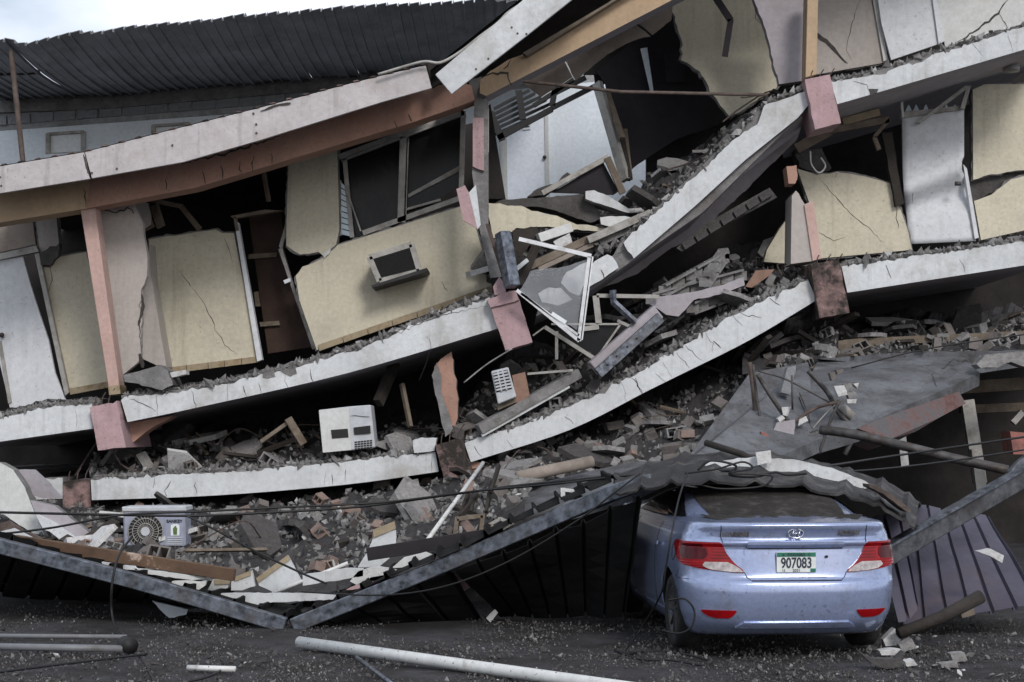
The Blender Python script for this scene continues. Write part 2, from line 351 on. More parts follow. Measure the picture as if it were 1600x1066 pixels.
# ------------------------------------------------------------------ collapsed building
YS, YW = 21.0, 22.8                       # slab edge, wall line behind the walkway
CB = thing('collapsed_building', 'collapsed cream and white concrete building with sagging broken floors', 'building', (0, YS, 0))
# --- slabs: concrete core carried back, painted render coat in front with a ragged top
def slab(top, bot, seed, back=6.0, coat_amp=2.4, cracks=(), Y=YS, drop=3.0, name='floor_slab', under='soffit'):
    t2 = rough(top, 1.3, 9, seed); core = [(x, y - .5) for x, y in t2] + list(reversed(bot))
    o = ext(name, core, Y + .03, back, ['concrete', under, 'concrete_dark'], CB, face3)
    ct = [(x, y + drop * (.3 + 2.2 * max(0, noise.noise((x * .045, seed, 0))) + .7 * abs(noise.noise((x * .16, seed, 4))))) for x, y in top]
    ct2 = rough(ct, coat_amp, 6, seed + 5)
    ext('painted_face', ct2 + [(x, y + .7) for x, y in reversed(bot)], Y, .028, 'white_paint', o)
    for i, cpts in enumerate(cracks): crack(o, cpts, Y - .003, (.6, 1.3, .9)[i % 3], seed * 10 + i)
    return o
vc = lambda x, y0, y1, dx=2: [(x, y0), (x + dx, (y0 + y1) / 2), (x + dx * .4, y1)]
# upper slab, sunken side
slab(c('M1', (-150, 925), (0, 895), (200, 845), (425, 830)), c('M1', (-150, 1035), (0, 1005), (430, 945)), 3, cracks=[vc(118, 640, 668)])
L3top = c('M1', (560, 795), (800, 770), (1060, 730), (1599, 590)) + c('M2', (350, 462), (715, 322))
L3bot = c('M1', (590, 915), (900, 850), (1599, 690)) + c('M2', (740, 480))
L3top, L3bot = sm2(L3top), sm2(L3bot)
s3 = slab(L3top, L3bot, 8, cracks=[c('M1', (720, 785), (725, 840), (730, 890)), c('M1', (600, 810), (660, 830), (720, 868)), c('M1', (885, 770), (905, 860)),
    c('M1', (1055, 740), (1052, 825)), c('M1', (1125, 750), (1145, 810)), c('M1', (1195, 735), (1212, 795)), c('M1', (1320, 700), (1335, 765)), c('M1', (1435, 670), (1452, 735)),
    c('M2', (60, 590), (250, 510), (480, 420), (690, 380)), c('M2', (400, 520), (425, 580))], drop=4)
for q in (c('M1', (1215, 690), (1270, 683), (1272, 705), (1240, 715), (1216, 710)), c('M1', (1290, 672), (1365, 655), (1372, 690), (1345, 705), (1310, 690))):
    ext('spalled_patch', rough(q + [q[0]], 1, 5, 9)[:-1], YS - .012, .014, 'concrete', s3)
# upper slab, standing side
L3r_top = c('T3', (705, 372), (900, 335), (1250, 225), (1599, 120), (1850, 45)); L3r_bot = c('T3', (735, 480), (885, 437), (1599, 228), (1850, 155))
L3r_top, L3r_bot = sm2(L3r_top), sm2(L3r_bot)
s3r = slab(L3r_top, L3r_bot, 14, drop=5, cracks=[c('T3', (1525, 150), (1548, 240)), c('T3', (735, 368), (860, 345), (890, 325)), c('T3', (810, 375), (870, 395), (900, 425)), c('T3', (1360, 200), (1410, 262))])
ext('spalled_patch', rough(c('T3', (880, 412), (925, 412), (918, 430), (888, 440), (880, 412)), .6, 4, 3)[:-1], YS - .008, .01, 'concrete_dark', s3r)
v, f = tube_vf([P(1580, 104, 22.2), P(1580, 112, 22.2)], .11, 14); obj('ceiling_lamp', v, f, 'frame_grey', s3r, smooth=True)
# lower slab
L2l_top = c('B1', (420, 126), (800, 105), (1250, 75), (1599, 42)) + c('B2', (300, 12), (445, 0)); L2l_bot = c('B1', (425, 222), (1000, 200), (1599, 150)) + c('B2', (460, 90))
L2l_top, L2l_bot = sm2(L2l_top), sm2(L2l_bot)
slab(L2l_top, L2l_bot, 21, cracks=[c('B1', (715, 118), (708, 170)), c('B1', (790, 135), (762, 180), (770, 205)), c('B1', (905, 140), (910, 195)), c('B1', (1510, 85), (1500, 155)), c('B1', (1535, 105), (1538, 150)),
    c('B2', (30, 80), (28, 140)), c('B2', (430, 15), (420, 60), (428, 95))], drop=2)
L2m_top = c('M2', (580, 1005), (890, 908), (1300, 728), (1599, 555)) + c('M3', (300, 395), (600, 255)); L2m_bot = c('N2', (165, 478), (620, 330), (980, 150)) + c('M3', (0, 700), (330, 535), (640, 350))
L2m_top, L2m_bot = sm2(L2m_top), sm2(L2m_bot)
s2m = slab(L2m_top, L2m_bot, 27, cracks=[c('N2', (860, 110), (880, 160), (885, 198)), c('N2', (925, 90), (960, 165)), c('N2', (600, 270), (640, 305)), c('N2', (330, 375), (360, 415)), c('N2', (180, 405), (215, 455)),
    c('N1', (920, 710), (1000, 780)), c('N1', (1010, 645), (1050, 700), (1045, 745)), c('N1', (1050, 690), (1085, 722)), c('N1', (880, 745), (940, 815)), c('N1', (815, 785), (862, 858)), c('N1', (670, 860), (720, 935)), c('N1', (1165, 555), (1215, 575), (1275, 580)), c('N1', (1140, 570), (1185, 620)), c('N1', (1310, 490), (1360, 525)), c('N1', (780, 840), (830, 880))], drop=3)
L2r_top = c('M3', (755, 192), (1000, 160), (1599, 75), (1800, 45)); L2r_bot = c('M3', (782, 316), (1599, 190), (1800, 160))
slab(L2r_top, L2r_bot, 33, drop=4, cracks=[c('M3', (1300, 165), (1325, 222)), c('M3', (960, 190), (985, 250))])
# stub of lower slab at the far end
slab(c('B1', (-150, 80), (0, 78), (170, 125), (290, 118)), c('B1', (-150, 215), (150, 220), (290, 215)), 36, Y=21.6, back=4)
# --- fallen length of the upper slab, hanging between the two halves
hang_face = rough(c('T3', (600, 418), (400, 488), (375, 560), (250, 655), (100, 795), (0, 880)) + c('N1', (635, 235)), 2, 7, 41) + rough(c('N1', (635, 235), (655, 275), (682, 308)), 1, 5, 2)[1:] + c('N1', (960, 70), (1200, -150)) + c('T3', (553, 545), (608, 478))
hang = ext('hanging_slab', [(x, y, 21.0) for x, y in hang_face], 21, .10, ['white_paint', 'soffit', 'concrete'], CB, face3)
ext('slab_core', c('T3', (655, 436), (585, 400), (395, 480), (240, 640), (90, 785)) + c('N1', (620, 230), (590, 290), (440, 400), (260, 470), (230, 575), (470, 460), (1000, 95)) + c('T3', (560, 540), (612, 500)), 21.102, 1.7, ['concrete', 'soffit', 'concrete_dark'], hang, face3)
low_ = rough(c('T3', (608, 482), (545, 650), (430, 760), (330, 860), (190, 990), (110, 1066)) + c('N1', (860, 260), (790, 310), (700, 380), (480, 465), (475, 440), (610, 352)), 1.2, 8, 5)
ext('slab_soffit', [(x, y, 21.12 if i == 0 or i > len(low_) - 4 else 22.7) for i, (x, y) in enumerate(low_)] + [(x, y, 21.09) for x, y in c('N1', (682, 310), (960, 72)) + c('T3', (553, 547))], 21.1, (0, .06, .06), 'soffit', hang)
ext('painted_face', rough(c('N1', (475, 440), (480, 345), (500, 320), (560, 287), (585, 300), (612, 352), (475, 440)), 1, 8, 9)[:-1], 20.98, .08, 'white_paint', hang)
ext('painted_face', rough(c('N1', (240, 470), (290, 440), (345, 445), (400, 500), (330, 525), (260, 510), (240, 470)), 1, 8, 9)[:-1], 21.03, .08, 'white_paint', hang)
ext('painted_face', rough(c('N1', (345, 420), (370, 370), (480, 315), (460, 400), (430, 480), (380, 460), (345, 420)), 1, 8, 9)[:-1], 20.99, .08, 'white_paint', hang)
crack(hang, c('N1', (595, 290), (640, 270)), 21.06, 2, 4); crack(hang, c('N1', (530, 360), (545, 400)), 20.975, 1.4, 5)
# concrete block course under it
bc = ext('block_course', c('N1', (880, 260), (1010, 150), (1310, -20), (1345, 25), (1080, 165), (905, 275)), 21.4, .2, 'concrete_dark', CB)
for i in range(7):
    a = Vector(c('N1', (905, 240))[0]).lerp(Vector(c('N1', (1320, -20))[0]), i / 7); b = a + Vector((17, -10.5)); nn = Vector((5, 9))
    ext('block', [tuple(a), tuple(b), tuple(b + nn), tuple(a + nn)], 21.34, .1, 'chunk_dark', bc)
# --- pink slab ends / column stubs
def stub(front, d=.55, m='pink', Y=20.86, top='concrete', nm='beam_end'):
    front = rough(list(front) + [front[0]], .7, 9, int(front[0][0]))[:-1]
    o = ext(nm, front, Y, d, [m, m, top], CB, face3)
    if d >= .5:
        a, b = Vector(front[0][:2]), Vector(front[len(front) // 4][:2])
        for k in range(3):
            q = P(*(a.lerp(b, .2 + .3 * k)), Y + .15 + .05 * k); obj('rebar', *tube_vf(smooth_path([q - Vector((0, 0, .1)), q + Vector((.01, 0, .08)), q + Vector((.03 + .03 * k, -.02, .13 + .04 * k))], 3), .008, 5), 'rust', o)
    return o
stub(rough(c('M1', (415, 850), (540, 818)), 1.5, 6, 3) + c('M1', (582, 1032), (455, 1048)), 1.5)
stub(c('M1', (592, 918), (800, 890), (700, 945), (600, 1022)), .3, 'salmon', 21.3, nm='bracket')
stub(c('M2', (700, 385), (835, 352), (895, 548), (770, 585)), .5)
stub(rough(c('M2', (684, 350), (745, 325), (815, 308), (832, 345), (835, 352)), 1, 8, 2) + c('M2', (700, 388)), .5, Y=20.82)
stub(rough(c('M2', (712, 290), (740, 245), (765, 280), (772, 318), (720, 330)), 1, 7, 2), .3)
stub(c('T3', (585, 368), (700, 345), (752, 570), (632, 600)), .6)
b4 = stub(c('M3', (610, 185), (742, 165), (792, 410), (655, 436)), .6, 'burnt_pink')
b5 = stub(rough(c('N2', (0, 400), (60, 385), (130, 372)), 1.5, 6, 2) + c('N2', (140, 440), (200, 590), (60, 635)), .5, 'burnt_pink'); crack(b5, c('N2', (20, 500), (60, 470), (110, 460)), 20.857, 2.2, 4)
stub(c('N2', (130, 375), (165, 478), (225, 480), (185, 600), (168, 600)), .3, 'salmon', 21.1, nm='bracket')
stub(c('B1', (290, 140), (385, 125), (420, 130), (420, 280), (290, 280)), .5, 'burnt_pink', 21.2)
# --- columns (front face salmon, return wall behind)
def fcol(i, f): return 0 if f.normal.y < -.6 else 1
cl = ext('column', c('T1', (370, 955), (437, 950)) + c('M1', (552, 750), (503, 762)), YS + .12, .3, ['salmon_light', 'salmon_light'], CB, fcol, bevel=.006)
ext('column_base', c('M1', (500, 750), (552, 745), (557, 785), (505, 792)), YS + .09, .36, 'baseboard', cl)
rw = ext('return_wall', c('T1', (437, 950), (600, 905), (660, 1030)) + rough(c('M1', (665, 60), (682, 150), (680, 240), (655, 300), (655, 480), (650, 600), (640, 640)), 1, 8, 3) + c('M1', (560, 705)), 21.6, .12, 'cream_shaded', CB)
ext('return_wall', c('M1', (690, 90), (700, 250), (770, 660), (760, 670), (650, 620), (655, 330), (682, 240)), 22.3, .4, 'cream_shaded', CB)
crack(rw, c('M1', (655, 325), (662, 380), (640, 470)), 21.59, 6, 3, 1); crack(rw, c('M1', (645, 600), (660, 665)), 21.59, 6, 5, 1); crack(rw, c('T1', (470, 965), (540, 990), (590, 960), (620, 990)), 21.59, 3, 6)
crack(rw, c('M1', (655, 300), (655, 400), (648, 520), (652, 610)), 21.588, 1.5, 8)
# column beside the window, stripped to its core
c2 = ext('column', rough(c('T2', (600, 380), (620, 365), (655, 355), (668, 420)), 1.2, 6, 3) + c('T2', (690, 470), (690, 820)) + c('M2', (690, 40), (755, 245), (700, 250), (650, 30)) + c('T2', (615, 800), (625, 480)), YS + .15, .35, 'concrete', CB)
ext('facing', rough(c('T2', (618, 545), (668, 545)), .6, 6, 2) + rough(c('T2', (670, 790), (645, 782), (618, 770)), 1.2, 5, 4), YS + .1, .05, 'pink', c2)
ext('facing', c('T2', (668, 470), (692, 500), (692, 705), (672, 710)), YS + .16, .1, 'cream_shaded', c2)
hg = thing('hanging_facing', 'pink and white corner of plaster hanging beside the window column', 'rubble', P(733, 350, 20.7))
ext('face', rough(c('T2', (542, 875), (580, 858), (600, 890)), 1, 6, 2) + c('T2', (640, 1060), (575, 1020)), 20.75, .04, 'pink', hg)
ext('side', c('T2', (600, 892), (632, 855), (655, 1040), (640, 1062)), 20.76, .05, 'white_paint', hg)
bar('steel_angle', P(*c('M2', (685, 0))[0], 20.95), P(*c('M2', (765, 255))[0], 20.95), .05, .05, 'rust', c2)
# columns on the standing side
ext('column', c('T3', (598, -60), (648, -60), (640, 345), (588, 360)), YS + .12, .3, ['tan', 'tan'], CB, fcol, bevel=.006)
ext('return_wall', rough(c('T3', (325, -60), (385, 90), (420, 190), (440, 300), (466, 390)), 1.2, 8, 6) + c('T3', (588, 372), (597, -60)), 21.7, .15, 'soffit', CB)
ext('column', rough(c('T3', (500, 770), (545, 765), (550, 830), (540, 850)), 1, 6, 2) + c('T3', (510, 850)), 21.2, .3, 'salmon', CB)
cr_ = ext('column', rough(c('M3', (525, -130), (545, -155), (585, -90), (625, -110)), 1, 7, 2) + c('M3', (660, 160), (620, 172), (520, 185)), 21.3, .5, ['cream_shaded', 'cream_shaded', 'concrete'], CB, face3)
ext('facing', c('M3', (583, -88), (625, -108), (662, 160), (622, 170)), 21.27, .03, 'salmon_light', cr_)
# --- roof edge: white fascia boards, salmon beam, roof sheets
fasA_t = c('T1', (-200, 795), (0, 770), (388, 705)); fasA_b = c('T1', (-200, 925), (0, 895), (415, 828))
fasB_t = c('T1', (392, 704), (800, 600), (1200, 500), (1599, 393)) + c('T2', (200, 350), (400, 302)); fasB_b = c('T1', (425, 826), (850, 750), (1200, 650), (1599, 525)) + c('T2', (200, 472), (428, 408))
YFA = 20.3
fa = ext('fascia_board', fasA_t + list(reversed(fasA_b)), YFA, .05, 'fascia_paint', CB, bevel=.004)
fb = ext('fascia_board', fasB_t + list(reversed(fasB_b)), YFA + .01, .05, 'fascia_paint', CB, bevel=.004)
crack(fa, c('T1', (385, 715), (400, 770), (418, 825)), YFA - .004, 3.5, 3, 1)
crack(fb, c('T1', (1205, 515), (1270, 490), (1345, 478)), YFA - .004, 5, 4, 2)
for (x, y) in [(0, 820), (5, 860), (1172, 525), (1185, 575), (1186, 615), (408, 798), (424, 800), (797, 672), (540, 780)]:
    q = P(*c('T1', (x, y))[0], YFA - .006); v, f = tube_vf([q, q + Vector((0, .012, 0))], .014, 8); obj('nail', v, f, 'rust', fa if x < 420 else fb)
fc = ext('fascia_board', c('T2', (445, 345), (640, 180), (860, -8), (1000, -127), (1230, -121), (1075, 0), (870, 163), (520, 435)), YFA - .15, .05, 'white_paint', CB, bevel=.004)
for (x, y) in [(690, 272), (633, 320), (825, 155), (866, 157), (798, 127)]:
    q = P(*c('T2', (x, y))[0], YFA - .156); v, f = tube_vf([q, q + Vector((0, .012, 0))], .014, 8); obj('nail', v, f, 'rust', fc)
beam_t = c('T1', (-200, 915), (0, 885), (420, 818), (850, 740), (1200, 640), (1599, 515)) + c('T2', (430, 400), (560, 380), (610, 395)); beam_b = c('T1', (-200, 1062), (0, 1030), (400, 965), (900, 870), (1599, 660)) + c('T2', (330, 570), (555, 492), (628, 462))
def fbeam(i, f): return 1 if (f.calc_center_median().x < -5.45) else 0
rbm = ext('roof_beam', [p for p in beam_t[2:]] + list(reversed(beam_b[2:])), YS + .05, .35, 'salmon', CB)
ext('roof_beam', beam_t[:3] + list(reversed(beam_b[:3])), YS + .06, .35, 'tan', CB)
for k, q in enumerate([c('T1', (935, 790), (950, 850)), c('T1', (1020, 765), (1030, 830)), c('T1', (1175, 720), (1170, 795)), c('T1', (385, 870), (405, 930), (398, 960)), c('T1', (765, 830), (770, 880)), c('T1', (1110, 745), (1120, 800)), c('T1', (1255, 710), (1258, 760)), c('T2', (255, 560), (268, 590)), c('T2', (320, 530), (335, 560))]): crack(rbm, q, YS + .045, 1.8, 60 + k)
crack(rbm, c('T1', (840, 760), (1000, 720), (1150, 680), (1300, 630)), YS + .044, 3.5, 77, 3)
rbt = ext('roof_beam', rough(c('T2', (650, 430), (655, 370), (700, 330), (800, 270)), 1, 9, 3) + c('T2', (870, 245), (1250, 20), (1500, -120), (1780, -120), (1545, -2), (680, 445)), YS + .02, .4, ['tan', 'soffit', 'tan'], CB, face3)
crack(rbt, c('T2', (660, 358), (710, 345), (770, 345), (800, 395)), YS + .015, 3, 5); crack(rbt, c('T2', (760, 320), (790, 295), (795, 275)), YS + .015, 2, 6)
ext('trim_board', c('T2', (850, 245), (1240, 15), (1420, -110), (1465, -110), (1275, 5), (870, 258)), YS - .15, .15, 'timber', CB)
# roof skin behind the boards, tilting with them
def roofpiece(edge, back=5.0, m='sheet_red'):
    A = p3([(x, y - 1.2) for x, y in edge], YFA + .02); V = A + [p + Vector((0, back, -.1)) for p in A] + [p + Vector((0, 0, -.03)) for p in A] + [p + Vector((0, back, -.13)) for p in A]
    n = len(A); Fc = [[i, i + 1, n + i + 1, n + i] for i in range(n - 1)] + [[2 * n + i, 2 * n + i + 1, 3 * n + i + 1, 3 * n + i] for i in range(n - 1)]
    return obj('roof_deck', V, Fc, ['interior_shade'], CB)
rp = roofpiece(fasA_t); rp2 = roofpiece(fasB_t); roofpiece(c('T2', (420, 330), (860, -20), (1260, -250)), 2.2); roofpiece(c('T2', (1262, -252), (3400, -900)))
for i in range(26):                        # sheet corrugation ends showing above the fascia
    t = i / 25; q = fasA_t[1:] + fasB_t[1:]; x = 6 + t * 655
    for (a, b), (a2, b2) in zip(q, q[1:]):
        if a <= x <= a2: y = b + (b2 - b) * (x - a) / (a2 - a); break
    ext('sheet_rib', [(x - 5, y - 1.0), (x - 3, y - 2.6), (x + 3, y - 3.8), (x + 6, y - 2.4)], YFA - .01, .9, 'burnt_pink', rp)
tube('cable', smooth_path([P(*p, 20.2) for p in c('T2', (180, 345), (330, 300), (400, 285), (470, 290), (560, 240), (650, 170), (730, 110), (780, 60), (840, 20))]), .018, 'frame_grey', CB)
ext('roof_gap_board', c('T2', (405, 300), (560, 240), (640, 190), (445, 345), (470, 380), (430, 405)), 20.6, .1, 'interior_shade', CB)  # dark board in the roof gap, its black shade put into the colour
# --- walls of the upper floor, sunken side
def wall(name, pts, Y=YW, d=.14, m='cream', cracks=(), seed=1):
    o = ext(name, pts, Y, d, [m, 'concrete', 'concrete'], CB, face3)
    cx, cy = sum(q[0] for q in pts) / len(pts), sum(q[1] for q in pts) / len(pts)
    big = [(q[0] + 2.2 * (1 if q[0] > cx else -1), q[1] + 2.0 * (1 if q[1] > cy else -1)) for q in pts]
    ext('wall_core', rough(big + [big[0]], 1.3, 6, seed + 40)[:-1], Y + .025, d - .03, 'concrete', o)
    for i, q in enumerate(cracks): crack(o, q, Y - .003, 1.0, seed * 10 + i, 1.5)
    return o
d1 = ext('door', c('M1', (-60, 180), (0, 170), (105, 150), (140, 280), (175, 390), (225, 540), (255, 690), (308, 825), (48, 862), (10, 690), (-60, 400)), YW - .05, .05, ['door_white'], CB)
v, f = tube_vf([P(*c('M1', (8, 514))[0], YW - .13), P(*c('M1', (8, 514))[0], YW - .05)], .035, 12); obj('handle', v, f, 'steel_dark', d1, smooth=True)
ext('door_frame', c('M1', (-10, 545), (4, 540), (52, 825), (38, 832)), YW - .08, .06, 'frame_grey', CB)
ext('door_frame', c('M1', (160, 140), (180, 135), (318, 780), (300, 795)), YW - .1, .12, 'frame_grey', CB)
ext('door_head', c('M1', (-60, 150), (165, 100), (178, 128), (-60, 178)), YW - .1, .12, 'frame_grey', CB)
wall('wall_panel', c('T1', (-100, 1060), (0, 1040), (150, 1010)) + c('M1', (165, 95), (-60, 145)), m='ceiling_board')
wall('wall_panel', c('T1', (165, 1008), (260, 990)) + rough(c('M1', (272, 90), (255, 160), (200, 190), (185, 130)), 1.5, 7, 3), m='cream_shaded')
wpa = wall('wall_panel', rough(c('M1', (185, 200), (235, 205), (245, 170), (275, 152)), 1.5, 6, 3) + c('M1', (400, 130), (460, 420), (510, 735), (320, 780)), seed=2, cracks=[c('M1', (232, 200), (240, 260), (222, 320))])
ext('baseboard', c('M1', (318, 762), (505, 728), (512, 755), (325, 790)), YW - .03, .03, 'baseboard', wpa)
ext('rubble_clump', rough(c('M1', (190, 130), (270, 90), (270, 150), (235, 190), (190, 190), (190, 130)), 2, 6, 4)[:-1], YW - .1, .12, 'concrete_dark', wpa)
wpb = wall('wall_panel', c('M1', (690, 90)) + rough(c('M1', (690, 72), (1000, 25), (1030, 45), (1082, 42)), 1, 12, 5) + c('M1', (1195, 612), (770, 665)), seed=3, cracks=[c('M1', (870, 270), (930, 345), (960, 400), (1000, 490), (1040, 560), (1100, 610)), c('M1', (1040, 60), (1065, 130), (1078, 180)), c('M1', (830, 215), (850, 240), (880, 290))])
for a, b in ((765, 860), (863, 960), (963, 1035), (1038, 1115), (1118, 1190)):
    f_ = lambda x: 665 + (x - 770) * -.125
    ext('baseboard_tile', c('M1', (a, f_(a)), (b, f_(b)), (b + 2, f_(b) + 28), (a + 2, f_(a) + 29)), YW - .03, .03, 'baseboard', wpb)
ext('door_frame', c('M1', (1085, -6), (1102, -8), (1213, 628), (1190, 637)), YW - .08, .14, 'door_white', CB)
d2 = ext('door', c('M1', (1150, -40), (1300, -60), (1320, 140), (1440, 570), (1240, 600)), YW + .5, .05, 'brown_wood', CB)
for q in (c('M1', (1150, 140), (1280, 132), (1282, 152), (1150, 162)), c('M1', (1200, 455), (1290, 448), (1295, 468), (1205, 475)), c('M1', (1175, 315), (1195, 312), (1205, 380), (1182, 382))): ext('rail', q, YW + .44, .05, 'timber', d2)
ext('door_frame', c('M1', (1288, 118), (1306, 108), (1345, 245), (1468, 575), (1445, 580)), YW - .08, .12, 'frame_grey', CB)
ext('door_frame', c('M1', (1320, 0), (1330, 10), (1306, 115), (1290, 105)), YW - .08, .1, 'frame_grey', CB)
bar('latch', P(*c('M1', (1315, 270))[0], YW - .15), P(*c('M1', (1345, 258))[0], YW - .15), .04, .05, 'aluminium', CB)
ext('lintel', c('T1', (1065, 1000), (1225, 970), (1310, 975), (1240, 985), (1080, 1012)), YW - .1, .1, 'timber', CB)
ext('lintel', c('T1', (1080, 1005), (1092, 1003), (1105, 1066), (1090, 1070)), YW - .1, .1, 'timber', CB)
wall('wall_panel', c('T1', (1335, 735), (1560, 690), (1570, 1062)) + rough(c('M1', (1555, 95), (1495, 150), (1475, 130), (1390, 140), (1325, 100)), 1.2, 7, 6) + c('T1', (1325, 1062)), YW - .25, seed=4, m='cream')
wpc = wall('wall_panel', rough(c('M1', (1368, 240), (1400, 200), (1485, 165), (1520, 135), (1562, 98)), 1.2, 7, 8) + [(722, 322), (742, 350), (770, 452), (495, 547), (468, 470)], YW - .3, seed=5, cracks=[[(690, 440), (700, 455)], c('M2', (395, 510), (410, 560))])
n = 7
for i in range(n):
    a = Vector((497, 539)).lerp(Vector((767, 447)), i / n); b = Vector((497, 539)).lerp(Vector((767, 447)), (i + .97) / n)
    ext('baseboard_tile', [tuple(a), tuple(b), (b.x + 2, b.y + 9), (a.x + 2, a.y + 9.5)], YW - .34, .03, 'baseboard', wpc)
ext('plaster_flake', rough(c('M1', (1492, 140), (1530, 108), (1522, 140), (1500, 160), (1492, 140)), .8, 5, 2)[:-1], YW - .33, .02, 'pale_wall', wpc)
# window with sliding panes
wn = ext('window', c('T2', (20, 735), (575, 515), (575, 850), (300, 1035), (120, 1090), (60, 1100)), YW - .1, .015, 'glass_dark', CB)
for a, b, w_ in (((0, 728), (575, 512), .07), ((10, 745), (580, 528), .03), ((25, 735), (60, 1100), .06), ((300, 635), (288, 1030), .11), ((318, 640), (305, 1020), .03), ((575, 515), (565, 880), .07), ((110, 1080), (560, 918), .07), ((310, 970), (470, 925), .03)):
    bar('frame', P(*c('T2', a)[0], YW - .2), P(*c('T2', b)[0], YW - .2), .06, w_, 'frame_grey', wn)
ext('pane', c('T2', (318, 900), (560, 765), (562, 790), (320, 915)), YW - .14, .01, 'frame_grey', wn)
bar('loose_strip', P(*c('T2', (35, 880))[0], YW - .25), P(*c('T2', (100, 1070))[0], YW - .25), .02, .02, 'frame_grey', wn)
jw = ext('jalousie_window', c('T2', (0, 835), (10, 835), (12, 1090), (0, 1090)), YW - .2, .05, 'frame_grey', CB)
for i in range(9):
    ext('glass_slat', c('T2', (10, 845 + i * 27), (25 + i * 4, 858 + i * 27), (28 + i * 4, 880 + i * 27), (10, 868 + i * 27)), YW - .22, .03, 'jalousie', jw)
# broken frames above the cream panel
for a, b, w_ in (((690, 925), (835, 955), .06), ((835, 952), (925, 1062), .07), ((640, 930), (690, 1060), .16), ((715, 950), (745, 1050), .12), ((1218, 785), (1243, 932), .05)):
    bar('broken_frame', P(*c('T1', a)[0], YW - .1), P(*c('T1', b)[0], YW - .15), .05, w_, 'timber', CB)
ext('broken_plaster', rough(c('T1', (640, 920), (680, 940), (700, 1040), (660, 1066), (625, 960), (640, 920)), 1, 6, 2)[:-1], YW - .2, .1, 'cream_shaded', CB)
# --- walls, standing side
wall('wall_panel', c('T3', (-30, -60), (330, -60), (385, 90), (420, 190), (440, 300)) + rough(c('T3', (466, 392), (430, 425), (240, 540), (160, 440), (100, 330), (15, 280), (18, 180), (-10, 120), (-30, 0)), 1.6, 7, 3), YW + .2, seed=6, cracks=[c('T3', (345, 0), (360, 80), (400, 135))])
wall('wall_panel', c('T3', (642, -60), (880, -60), (955, 290), (640, 345)), YW, seed=7, cracks=[c('T3', (840, 0), (800, 120), (775, 235), (800, 275))], m='cream_shaded')
ct = ext('torn_gap', rough(c('T3', (642, 150), (690, 185), (735, 235), (785, 295)), .8, 7, 2) + rough(c('T3', (770, 290), (725, 245), (680, 200), (642, 175)), .8, 7, 3), YW - .004, .003, 'crack', CB)
d3 = ext('door', c('T3', (915, -60), (1165, -60), (1200, 205), (985, 278), (940, 110)), YW - .12, .05, 'door_white', CB)
ext('door_frame', c('T3', (890, -60), (908, -60), (970, 275), (950, 285)), YW - .04, .1, 'pale_wall', CB)
ext('door_frame', c('T3', (1168, -60), (1188, -60), (1232, 190), (1205, 205)), YW - .16, .14, 'door_white', CB)
wall('wall_panel', c('T3', (1190, -60), (1850, -60), (1850, 60), (1599, 130), (1235, 225)), YW, m='pale_wall', seed=8, cracks=[c('T3', (1480, 60), (1530, 140))])
crack(CB, c('T3', (1525, 0), (1480, 60), (1400, 120), (1330, 170), (1290, 195)), YW - .006, 3.2, 91, 1.5)
# middle floor
wpm = wall('wall_panel', rough(c('T3', (550, 782), (640, 812), (735, 797), (750, 800), (860, 815), (985, 850)), 1, 9, 5) + c('T3', (1062, 1066)) + c('M3', (1080, 120), (655, 160), (640, 0)), YW - .2, seed=9, cracks=[c('T3', (650, 820), (700, 880), (780, 970), (890, 1066)) + c('M3', (940, 85)), c('T3', (720, 830), (735, 800)), c('T3', (1005, 950), (1015, 1060)), c('M3', (650, 40), (720, 78), (775, 60))])
ext('wall_panel', c('M3', (395, 175), (410, 120), (470, 20), (500, -20), (520, 185)), YW - .1, .2, 'cream', CB)
d4v = []
def bent_door():
    out = c('T3', (1035, 520), (1320, 505), (1325, 640), (1310, 800), (1335, 900), (1380, 1090)) ; lft = c('T3', (1035, 520), (1042, 830), (1075, 1130))
    V, Fc = [], []; nu, nvv = 10, 26
    for j in range(nvv + 1):
        t = j / nvv; y = 505 + t * 610
        xl = 1035 + (8 * t if t < .5 else 4 + (t - .5) * 62); xr = 1322 + (-10 if .35 < t < .5 else 0) + max(0, t - .5) * 110
        for i in range(nu + 1):
            u = i / nu; q = c('T3', (xl + (xr - xl) * u, y + (1 - u) * 14 + u * 0))[0]
            bow = -.16 * math.exp(-((t - .42 - .18 * (1 - u)) / .10) ** 2) + .14 * math.exp(-((t - .62 - .12 * (1 - u)) / .10) ** 2)
            V.append(P(q[0], q[1], YW - .15 + bow))
    for j in range(nvv):
        for i in range(nu): Fc.append([j * (nu + 1) + i, j * (nu + 1) + i + 1, (j + 1) * (nu + 1) + i + 1, (j + 1) * (nu + 1) + i])
    o = obj('door', V, Fc, 'door_white', CB, smooth=True); s = o.modifiers.new('leaf', 'SOLIDIFY'); s.thickness = .045; s.offset = 1
    return o
d4 = bent_door(); d4['label'] = 'buckled white door'
tube('handle', [P(*c('T3', (1280, 850))[0], YW - .3), P(*c('T3', (1306, 850))[0], YW - .3)], .03, 'steel_dark', d4)
crack(d4, c('T3', (1105, 832), (1085, 900), (1080, 945)), YW - .24, 1.6, 4)
ext('door_frame', c('T3', (1028, 475), (1040, 470), (1045, 540), (1035, 545)), YW - .25, .12, 'pale_wall', CB)
ext('door_frame', c('T3', (1318, 760), (1335, 780), (1390, 1100), (1372, 1105)), YW - .2, .1, 'door_white', CB)
ext('transom', c('T3', (1038, 518), (1320, 488), (1320, 506), (1040, 545)), YW - .2, .12, 'frame_grey', CB)
ext('transom', c('T3', (1105, 565), (1330, 395), (1345, 405), (1120, 572)), YW - .28, .08, 'frame_grey', CB)
ext('transom', c('T3', (1335, 398), (1355, 395), (1325, 505), (1305, 500)), YW - .27, .08, 'frame_grey', CB)
